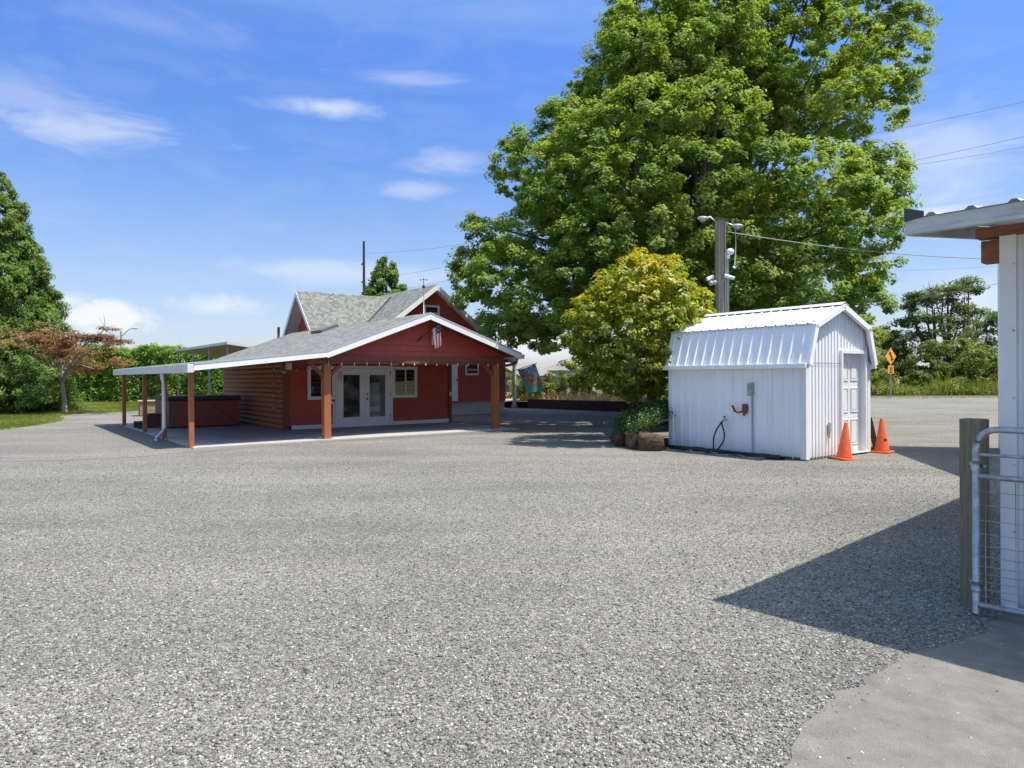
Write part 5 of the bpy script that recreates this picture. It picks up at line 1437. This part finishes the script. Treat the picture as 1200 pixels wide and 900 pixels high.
def far_right():
    # spreading tree with open limbs by the road
    base = (*at(1105, 462, 66)[:2], 0); Y = 66
    lay = [(1133, 332, 14, 8), (1118, 340, 12, 7), (1145, 338, 8, 5), (1095, 345, 10, 8), (1085, 352, 10, 6), (1108, 352, 12, 6), (1072, 348, 8, 5), (1128, 362, 14, 6), (1145, 366, 14, 5), (1098, 372, 14, 6), (1075, 374, 12, 5), (1120, 378, 16, 6), (1150, 385, 16, 8), (1165, 374, 10, 6), (1062, 378, 9, 5), (1092, 390, 18, 8), (1130, 395, 20, 8), (1160, 400, 16, 8), (1070, 395, 14, 8), (1172, 372, 14, 5), (1185, 385, 18, 9), (1170, 412, 14, 8), (1062, 360, 6, 4)]
    t = empty('spreading_tree', base, 0, 'open limbed spreading tree with thin layered foliage beyond the road', 'tree'); bv = Vector(base)
    b = MB(); rel = lambda u, v, dy=0: at(u, v, Y + dy) - bv
    forks = [rel(1096, 420), rel(1112, 415), rel(1130, 420)]
    for f_, tops in zip(forks, (((1062, 352), (1070, 375), (1085, 345), (1078, 392), (1090, 338), (1095, 360)), ((1092, 340), (1118, 336), (1105, 350), (1125, 375), (1112, 330)), ((1135, 330), (1150, 365), (1165, 375), (1130, 345), (1172, 400), (1145, 390)))):
        b.tube([(0, 0, 0), (Vector(f_) * .5).lerp(Vector((0, 0, 1)), .2), f_], [.35, .26, .2], 8)
        for tp in tops:
            e = rel(tp[0], tp[1], random.uniform(-2, 2)); m1 = f_.lerp(e, .5) + Vector((random.uniform(-.5, .5), 0, random.uniform(-.2, .5)))
            b.tube([f_, m1, e], [.15, .09, .03], 6)
            for k in range(6):
                s_ = m1.lerp(e, random.random()); b.tube([s_, s_ + Vector((random.uniform(-1.2, 1.2), random.uniform(-1, 1), random.uniform(0, 1.1)))], [.045, .012], 5)
    b.build('trunk', M_bark, t, True)
    C, N_, T_ = [], [], []
    for (u, v, ru, rv) in lay:
        c = np.array(rel(u, v, random.uniform(-2, 2)))
        for s_ in range(17):
            cc = c + rng.normal(size=3) * np.array([ru, ru, rv]) * .58 * Y / F; k = 44
            C.append(cc + rdir(k) * rng.random((k, 1)) ** .5 * np.array([.6, .6, .28])); N_.append(np.array([0, -.2, .9]) + rng.normal(size=(k, 3)) * .5); T_.append(np.clip(.45 + rng.normal() * .2 + rng.normal(size=k) * .15, 0, 1))
    C = np.concatenate(C); leaf_mesh('crown', C, np.concatenate(N_), .24 * (.6 + .8 * rng.random(len(C))), np.concatenate(T_), M_dullgreen, t, .6)
    # bushes beyond the road
    B_ = [('large round bush beyond the road, darkest in its middle', [(1085, 430, 22), (1105, 420, 24), (1075, 445, 18), (1100, 445, 24), (1120, 440, 22), (1092, 408, 16)], 61, .42, M_shrub),
          ('bright green bush right of the darkest roadside bush', [(1135, 415, 20), (1155, 420, 20), (1145, 438, 22), (1125, 408, 14), (1170, 430, 20)], 62, .62, M_shrub),
          ('dull green bush behind the diamond road sign', [(1048, 405, 22), (1055, 425, 20), (1040, 430, 20), (1062, 440, 14), (1035, 395, 18)], 66, .25, M_dullgreen),
          ('yellow green bush below the big tree, left of the road sign', [(1025, 420, 16), (1015, 440, 18), (1030, 442, 16), (1028, 395, 14), (1008, 415, 16), (995, 440, 20)], 60, .75, M_shrub),
          ('low bush at the right end of the roadside hedge bank, beside the barn corner', [(1180, 445, 18), (1200, 440, 20), (1195, 425, 18), (1215, 435, 20)], 62, .55, M_shrub),
          ('dark bush low behind the shed door side', [(960, 445, 20), (935, 440, 22), (905, 445, 22), (875, 442, 22)], 58, .3, M_dullgreen)]
    for lab, L_, Yb, tn, m_ in B_:
        lob = []
        for (u, v, r) in L_:
            lob.append((at(u, v, Yb + random.uniform(-.8, .8)), r * Yb / F, tn)); lob.append((at(u, v, Yb + 1.6), r * Yb / F, tn - .1))
        bs = Vector((*at(L_[0][0], 460, Yb)[:2], 0))
        tree('roadside_bush', lab, 'bush', bs, bs + Vector((0, 0, .8)), lob, .10, m_, group='bushes along the far side of the road', sub=26, leaves=46, subr=.42, leaf=.22, low_cut=-.95)
    # weeds along the verge
    P = scatter([(16, 57.6), (75, 55.8), (75, 60.5), (16, 62)], 26000); P[:, 2] = -.02
    blades('verge_weeds', P, np.clip(.85 + .5 * np.sin(P[:, 0] * 1.1) * np.sin(P[:, 0] * .37 + P[:, 1]) + .35 * np.sin(P[:, 0] * 2.7 + 1), .3, 1.7), M_weed, .035, .5, np.clip(.45 + .3 * np.sin(P[:, 0] * .8) + rng.normal(size=len(P)) * .22, 0, 1), 'tall green weeds along the far road verge')
    Cs, Ns, Ts = [], [], []
    for k in range(420):
        x = 17 + 52 * rng.random(); y = 57.5 - .018 * x + 3.4 * rng.random(); h = .25 + .75 * abs(math.sin(x * .55 + 1) * math.sin(x * 1.7)) + .25 * (y - 56.5) * rng.random()
        q = rdir(34); Cs.append(np.array([x, y, h * .75]) + q * np.array([.55, .5, max(.3, h * .6)]) * rng.random((34, 1)) ** .5); Ns.append(q * .5 + np.array([.1, -.3, .8]) + rng.normal(size=(34, 3)) * .4); Ts.append(np.clip(.5 + .25 * math.sin(x * .9) + rng.normal() * .15 + rng.normal(size=34) * .12, 0, 1))
    C = np.concatenate(Cs); C[:, 2] = np.abs(C[:, 2]); o = leaf_mesh('verge_plants', C, np.concatenate(Ns), .17 * (.6 + .8 * rng.random(len(C))), np.concatenate(Ts), M_weed, None, .5); tag(o, 'lumpy bright green undergrowth along the far road verge', None, None, 'stuff')
    P = scatter([(20, 49.6), (48, 49.2), (48, 51.0), (20, 51.8)], 2600); P[:, 2] = 0
    blades('dry_verge_grass', P, .12, M_straw, .02, .7, None, 'sparse dry grass along the near road edge')
    # road sign
    S_ = at(1044, 424, 52); 
    t = empty('road_sign', (S_.x, S_.y, 0), R(28), 'orange yellow diamond curve warning sign above a 30 MPH plate on the road verge', 'road sign')
    b = MB(); b.tube([(0, .03, 0), (0, .03, 3.3)], .035, 8); b.build('post', M_galv, t)
    zc = 1.6 + (Y0 - 419.5) * 52 / F; h = 10.0 * 52 / F
    my = mat('fluorescent_yellow_orange', (.80, .33, .02), .5)
    d = MB(); d.add([(0, 0, zc - h), (h, 0, zc), (0, 0, zc + h), (-h, 0, zc), (0, .012, zc - h), (h, .012, zc), (0, .012, zc + h), (-h, .012, zc)], [(0, 1, 2, 3), (7, 6, 5, 4), (0, 4, 5, 1), (1, 5, 6, 2), (2, 6, 7, 3), (3, 7, 4, 0)])
    dia = d.build('diamond', my, t)
    a = MB(); y = -.012
    for p, q, w in (((.12, -.33), (.12, -.02), .11), ((.12, -.04), (-.06, .14), .11), ((-.08, .12), (-.08, .20), .11), ((-.02, -.20), (.30, -.20), .07)):
        a.bar((p[0], y, zc + p[1]), (q[0], y, zc + q[1]), w, .012, (0, 1, 0))
    a.add([(-.24, y - .006, zc + .18), (.06, y - .006, zc + .2), (-.12, y - .006, zc + .40)], [(0, 1, 2)])
    a.build('curve_arrow', M_black, dia)
    pz = 1.6 + (Y0 - 435) * 52 / F; pw = .33
    p = MB(); p.box(-pw, pw, 0, .012, pz - .30, pz + .30); pla = p.build('speed_plate', my, t)
    for txt, sz, zz in (('30', .40, -.08), ('MPH', .17, -.25)):
        cu = bpy.data.curves.new('txt', 'FONT'); cu.body = txt; cu.size = sz; cu.align_x = 'CENTER'; cu.extrude = .003; cu.offset = .006
        to = bpy.data.objects.new('txt', cu); COL.objects.link(to)
        dg = bpy.context.evaluated_depsgraph_get(); me = bpy.data.meshes.new_from_object(to.evaluated_get(dg)); bpy.data.objects.remove(to)
        me.materials.clear(); me.materials.append(M_black)
        o = bpy.data.objects.new('lettering', me); COL.objects.link(o); o.parent = pla; o.location = (0, -.006, pz + zz); o.rotation_euler = (R(90), 0, 0)


far_right()


# ================================================================== MIDDLE DISTANCE: low wall, shrubs, fence, far houses
def middle():
    a, b_ = gp(618, 478.5), gp(762, 484)
    A = Vector((a.x, a.y, 0)); d = Vector((b_.x - a.x, b_.y - a.y, 0)); L_ = d.length; an = math.atan2(d.y, d.x)
    t = empty('retaining_wall', A, an, 'low dark brown retaining wall edging the driveway below the shrubs', 'low wall')
    n = 14
    w = MB()
    for r_ in range(3):
        for k in range(n + 1):
            x0 = max(0, L_ / n * (k - .5 * (r_ % 2))); x1 = min(L_, x0 + L_ / n - .015)
            if x1 > x0 + .05: w.box(x0, x1, 0, .25 + random.uniform(-.01, .01), .16 * r_, .16 * r_ + .155)
    w.build('blocks', M_brick, t)
    bank = [A + Vector((0, .1, 0)), A + d + Vector((0, .1, 0)), Vector((14, 36, 0)), Vector((14, 50, 0)), Vector((-6, 50, 0)), Vector((-1.5, 38, 0))]
    poly_sheet('dry_bank', bank, .34, M_dry)
    P = scatter(bank[:4] + [Vector((0, 46, 0))], 9000); P[:, 2] = .34
    blades('dry_grass', P, .45, M_straw, .02, .6, None, 'tall straw coloured dry grass on the bank under the shrubs')
    SH = [('sunlit yellow green shrub behind the pale porch post', [(618, 448, 14), (632, 450, 14), (624, 458, 12), (610, 456, 10)], .78), ('mid green shrub right of the sunlit shrub', [(648, 447, 14), (658, 452, 13), (645, 457, 11)], .5),
          ('upright bright shrub under the far grey roof', [(672, 440, 14), (668, 452, 14), (680, 448, 12)], .62), ('dark shrub in the middle of the bank', [(695, 446, 15), (704, 454, 12), (688, 456, 11)], .28),
          ('shaded shrub beneath the yellow green tree', [(722, 446, 14), (730, 455, 12), (715, 456, 10)], .32), ('pale shrub beside the fence post', [(744, 440, 13), (748, 450, 11)], .7)]
    for k, (lab, ll, tn) in enumerate(SH):
        Yb = 37.5 + (k % 2) * .8; lob = []
        for (u, v, r) in ll: lob += [(at(u, v + 2, Yb), r * 1.35 * Yb / F, tn), (at(u, v + 2, Yb + 1), r * 1.35 * Yb / F, tn)]
        bs = Vector((*at(ll[0][0], 466, Yb)[:2], .34))
        tree('bank_shrub', lab, 'shrub', bs, bs + Vector((0, 0, .35)), lob, .05, M_shrub, group='shrubs on the bank above the low wall', sub=28, leaves=44, subr=.22, leaf=.13, low_cut=-.95)
    for k, (u, v, r) in enumerate(((598, 448, 12), (601, 462, 11))):
        pass
    bs = Vector((*at(598, 466, 42)[:2], 0)); lob = [(at(u, v, 42), r * 42 / F, .8) for (u, v, r) in ((596, 440, 9), (600, 452, 10), (597, 462, 8), (606, 460, 8))]
    tree('bank_shrub', 'tall narrow bright shrub between the house corner and the pale post', 'shrub', bs, bs + Vector((0, 0, .4)), lob, .05, M_shrub, group='shrubs on the bank above the low wall', sub=28, leaves=44, subr=.25, leaf=.14, low_cut=-.95)
    # wire fence
    t = empty('wire_fence', (*gp(757, 476)[:2], 0), 0, 'wire fence on grey wooden posts behind the shrubs', 'fence')
    for k, x in enumerate((-6.0, -3.0, 0.0, 1.9)):
        p = MB(); p.box(x - .075, x + .075, -.075, .075, 0, 2.0 if k == 2 else 1.7); p.build('post', M_greyw, t)
    w = MB()
    for z in (.5, .85, 1.2, 1.55): w.tube([(-6, -.08, z), (1.9, -.08, z)], .008, 5)
    for x in np.arange(-6, 1.9, .3): w.tube([(x, -.08, .4), (x, -.08, 1.55)], .005, 4)
    w.build('wires', M_galv, t)
    # far houses
    def far_house(u0, u1, vr, ve, Y, lab, wallm, roofm, rot, deep=9.0, inset=.0):
        p = at((u0 + u1) / 2, 450, Y); w_ = (u1 - u0) * Y / F; zr = 1.6 + (Y0 - vr) * Y / F; ze = 1.6 + (Y0 - ve) * Y / F
        t = empty('far_house', (p.x, p.y, -.03), rot, lab, 'house', 'houses beyond the shrubs')
        b = MB(); b.box(-w_ / 2, w_ / 2, 0, deep, 0, ze); b.build('wall', wallm, t)
        e = .5; r_ = MB()
        q = inset
        r_.slab([(-w_ / 2 - e, -e, ze), (w_ / 2 + e, -e, ze), (w_ / 2 + e - q, deep / 2, zr), (-w_ / 2 - e + q, deep / 2, zr)], .15)
        r_.slab([(w_ / 2 + e, deep + e, ze), (-w_ / 2 - e, deep + e, ze), (-w_ / 2 - e + q, deep / 2, zr), (w_ / 2 + e - q, deep / 2, zr)], .15)
        if q:
            for s in (-1, 1):
                pts = [(s * (w_ / 2 + e), deep + e if s > 0 else -e, ze), (s * (w_ / 2 + e), -e if s > 0 else deep + e, ze), (s * (w_ / 2 + e - q), deep / 2, zr)]
                pts = pts if s < 0 else pts
                r_.slab([pts[1], pts[0], pts[2]], .15)
        r_.build('roof', roofm, t)
        if not q:
            g = MB()
            for s in (-1, 1): g.add([(s * (w_ / 2 - .02), 0, ze), (s * (w_ / 2 - .02), deep, ze), (s * (w_ / 2 - .02), deep / 2, zr - .2)], [(0, 1, 2)])
            g.build('gable', wallm, t)
        for x in (-.28, .22):
            window(t, 'window', lambda s_, o_, z: (s_, -o_, z), w_ * x - .6, w_ * x + .6, ze - 1.7, ze - .5, .1, .06)
        return t
    mg = mat('slate_blue_siding', (.10, .115, .14), .8, .1, 2); mw2 = mat('pale_siding', (.42, .43, .44), .8, .08, 2)
    far_house(634, 682, 421, 434, 92, 'grey house with a hipped tan shingle roof beyond the shrubs', mw2, M_shing2, R(-12), 10, 3.0)
    far_house(606, 650, 424, 440, 80, 'slate blue house with a low gable beside the hipped roof house', mg, M_shing2, R(35), 8)
    bs = Vector((*at(718, 462, 60)[:2], 0))
    lob = [(at(u, v, 60 + random.uniform(-2, 2)), r * 60 / F, .55) for (u, v, r) in ((690, 440, 14), (706, 444, 14), (725, 442, 16), (742, 446, 14), (760, 440, 18), (782, 444, 18), (806, 440, 20), (832, 444, 20), (858, 440, 18))]
    tree('roadside_bush', 'bushy green growth across the road between far house and utility pole', 'bush', bs, bs + Vector((0, 0, .8)), lob, .1, M_shrub, group='bushes along the far side of the road', sub=26, leaves=40, subr=.45, leaf=.24, low_cut=-.95)
    # power pole beyond the house, street lamp beyond the hedge, chimney cap
    p = at(427, 440, 100); t = empty('power_pole', (p.x, p.y, 0), R(-55), 'tall thin dark power pole rising behind the house roof', 'power pole')
    ht = 1.6 + (Y0 - 282) * 100 / F
    b = MB(); b.tube([(0, 0, 0), (0, 0, ht)], [.28, .17], 8); b.build('pole', M_dark, t)
    for v in (306, 327):
        z = 1.6 + (Y0 - v) * 100 / F; b = MB(); b.tube([(0, 0, z), (-1.3, .2, z - .25)], .09, 6); b.build('insulator', M_dark, t)
    p = at(142, 440, 78); t = empty('street_lamp', (p.x, p.y, 0), 0, 'grey street lamp with curved arm standing beyond the hedge', 'street lamp')
    z = lambda v: 1.6 + (Y0 - v) * 78 / F; x = lambda u: (u - 142) * 78 / F
    b = MB(); b.tube([(0, 0, 0), (0, 0, z(386))], [.13, .10], 8); b.build('pole', M_galv, t)
    b = MB(); b.tube([(0, 0, z(393)), (x(147), 0, z(388)), (x(152), 0, z(384)), (x(157), 0, z(383))], .05, 6); ar = b.build('arm', M_galv, t)
    b = MB(); b.sphere((x(158.5), 0, z(383)), .28, 10, 6, (1.3, .7, .35)); b.build('lamp_head', M_lamp, ar)
    p = at(189, 440, 66); t = empty('chimney', (p.x, p.y, 0), 0, 'small dark chimney cap showing just above the hedge', 'chimney')
    z = 1.6 + (Y0 - 411.5) * 66 / F
    b = MB(); b.box(-.22, .22, -.22, .22, 0, z); b.build('flue', mat('grey_flue', (.12, .12, .125), .7), t)
    b = MB(); b.box(-.17, .17, -.17, .17, z, z + .22); b.box(-.06, .32, -.14, .14, z + .22, z + .30); b.build('cap', M_dark, t)


middle()


# ================================================================== ROCK EDGED BED BESIDE THE SHED
def bed():
    c = Vector((4.15, 16.55, 0)); rx, ry = 1.65, 1.75
    ang = lambda a: (1 + .06 * math.sin(3 * a + 1))
    pts = [Vector((c.x + rx * ang(a) * math.cos(a), c.y + ry * ang(a) * math.sin(a), 0)) for a in [k / 36 * 6.283 for k in range(36)]]
    bv_ = Vector((-math.sin(SA), math.cos(SA), 0))
    pts = [p + bv_ * max(0, SL + .05 - (p - SP).dot(bv_)) for p in pts]
    m = MB(); P = [(p.x, p.y, .36) for p in pts] + [(c.x, c.y, .62)]
    m.add(P, [(k, (k + 1) % 36, 36) for k in range(36)]); tag(m.build('planting_soil', M_soil), kind='structure')
    labs = {}
    n = 18
    where = ['large rust brown rock at the left front of the bed', 'broad dark rock next to the shed wall', 'brown rock in the middle of the bed edge']
    cnt = 0
    for k in range(n):
        a = math.pi * .70 + 2 * math.pi * k / n
        p = Vector((c.x + rx * ang(a) * math.cos(a), c.y + ry * ang(a) * math.sin(a), .16))
        loc = p - SP; la = loc.x * math.cos(SA) + loc.y * math.sin(SA); lb = -loc.x * math.sin(SA) + loc.y * math.cos(SA)
        if lb < SL - .62 or (la > -.2 and lb < SL + .2): continue
        if p.y > c.y + 1.2: continue
        bmh = bmesh.new(); bmesh.ops.create_icosphere(bmh, subdivisions=3, radius=1)
        ph = rng.random(6) * 6.28
        for v in bmh.verts:
            q = v.co.copy(); f = 1 + .14 * math.sin(q.x * 3 + ph[0]) + .12 * math.sin(q.y * 4 + ph[1]) + .10 * math.sin(q.z * 4 + ph[2]) + .05 * math.sin(q.x * 9 + q.y * 7 + ph[3]) + random.uniform(-.025, .025)
            q = q * f; q.x = max(-.8, min(.8, q.x)); q.z = max(-.75, min(.72, q.z)); v.co = q
        for cut in range(9):                                          # broken faces
            nrm = Vector(rdir(1)[0]); lim = random.uniform(.62, .86)
            for v in bmh.verts:
                dd = v.co.dot(nrm)
                if dd > lim: v.co -= nrm * (dd - lim) * .92
        me = bpy.data.meshes.new('rock'); bmh.to_mesh(me); bmh.free()
        me.materials.append(M_rock); o = bpy.data.objects.new('rock', me); COL.objects.link(o)
        o.location = p; o.scale = (.22 + .09 * random.random(), .27 + .09 * random.random(),   .26 + .10 * random.random()); o.rotation_euler = (random.uniform(-.25, .25), random.uniform(-.2, .2), a + random.uniform(-.3, .3))
        side = ['first', 'second', 'third', 'fourth', 'fifth', 'sixth', 'seventh', 'eighth', 'ninth', 'tenth', 'eleventh', 'twelfth'][cnt]; cnt += 1
        tag(o, '%s rock along the planting bed edge, counted from the back left towards the shed' % side, 'rock', 'rocks edging the planting bed')
    # ground cover: mounded plants with small white flowers
    Cs, Ns, Ts = [], [], []
    for i in range(760):
        a = rng.random() * 6.283; r_ = math.sqrt(rng.random()) * 1.04
        x, y = c.x + rx * r_ * math.cos(a), c.y + ry * r_ * math.sin(a)
        la = (x - SP.x) * math.cos(SA) + (y - SP.y) * math.sin(SA); lb = -(x - SP.x) * math.sin(SA) + (y - SP.y) * math.cos(SA)
        if (la > -.12 and lb < SL + .1) or lb < SL - .14: continue
        z = .40 + .46 * (1 - r_ ** 3) + .16 * rng.random()
        k = 55; q = rdir(k); Cs.append(np.array([x, y, z]) + q * np.array([.17, .17, .19]) * rng.random((k, 1)) ** .5); Ns.append(q * .5 + np.array([0, -.1, .6]) + rng.normal(size=(k, 3)) * .5); Ts.append(np.clip(.45 + rng.normal() * .2 + rng.normal(size=k) * .18, 0, 1))
    C = np.concatenate(Cs)
    o = leaf_mesh('ground_cover', C, np.concatenate(Ns), .065 * (.6 + .8 * rng.random(len(C))), np.concatenate(Ts), M_cover_l, None, .3); tag(o, 'low grey green plants spilling over the rock edged bed', None, None, 'stuff')
    idx = rng.integers(0, len(C), 420); F_ = C[idx] + np.array([0, -.03, .07])
    o = leaf_mesh('white_flowers', F_, np.array([0, -.4, 1]) + rng.normal(size=(420, 3)) * .3, .028 * np.ones(420), rng.random(420), M_petal, None, .9); tag(o, 'tiny white flowers dotted over the low plants of the bed', None, None, 'stuff')


bed()
bpy.context.view_layer.update()
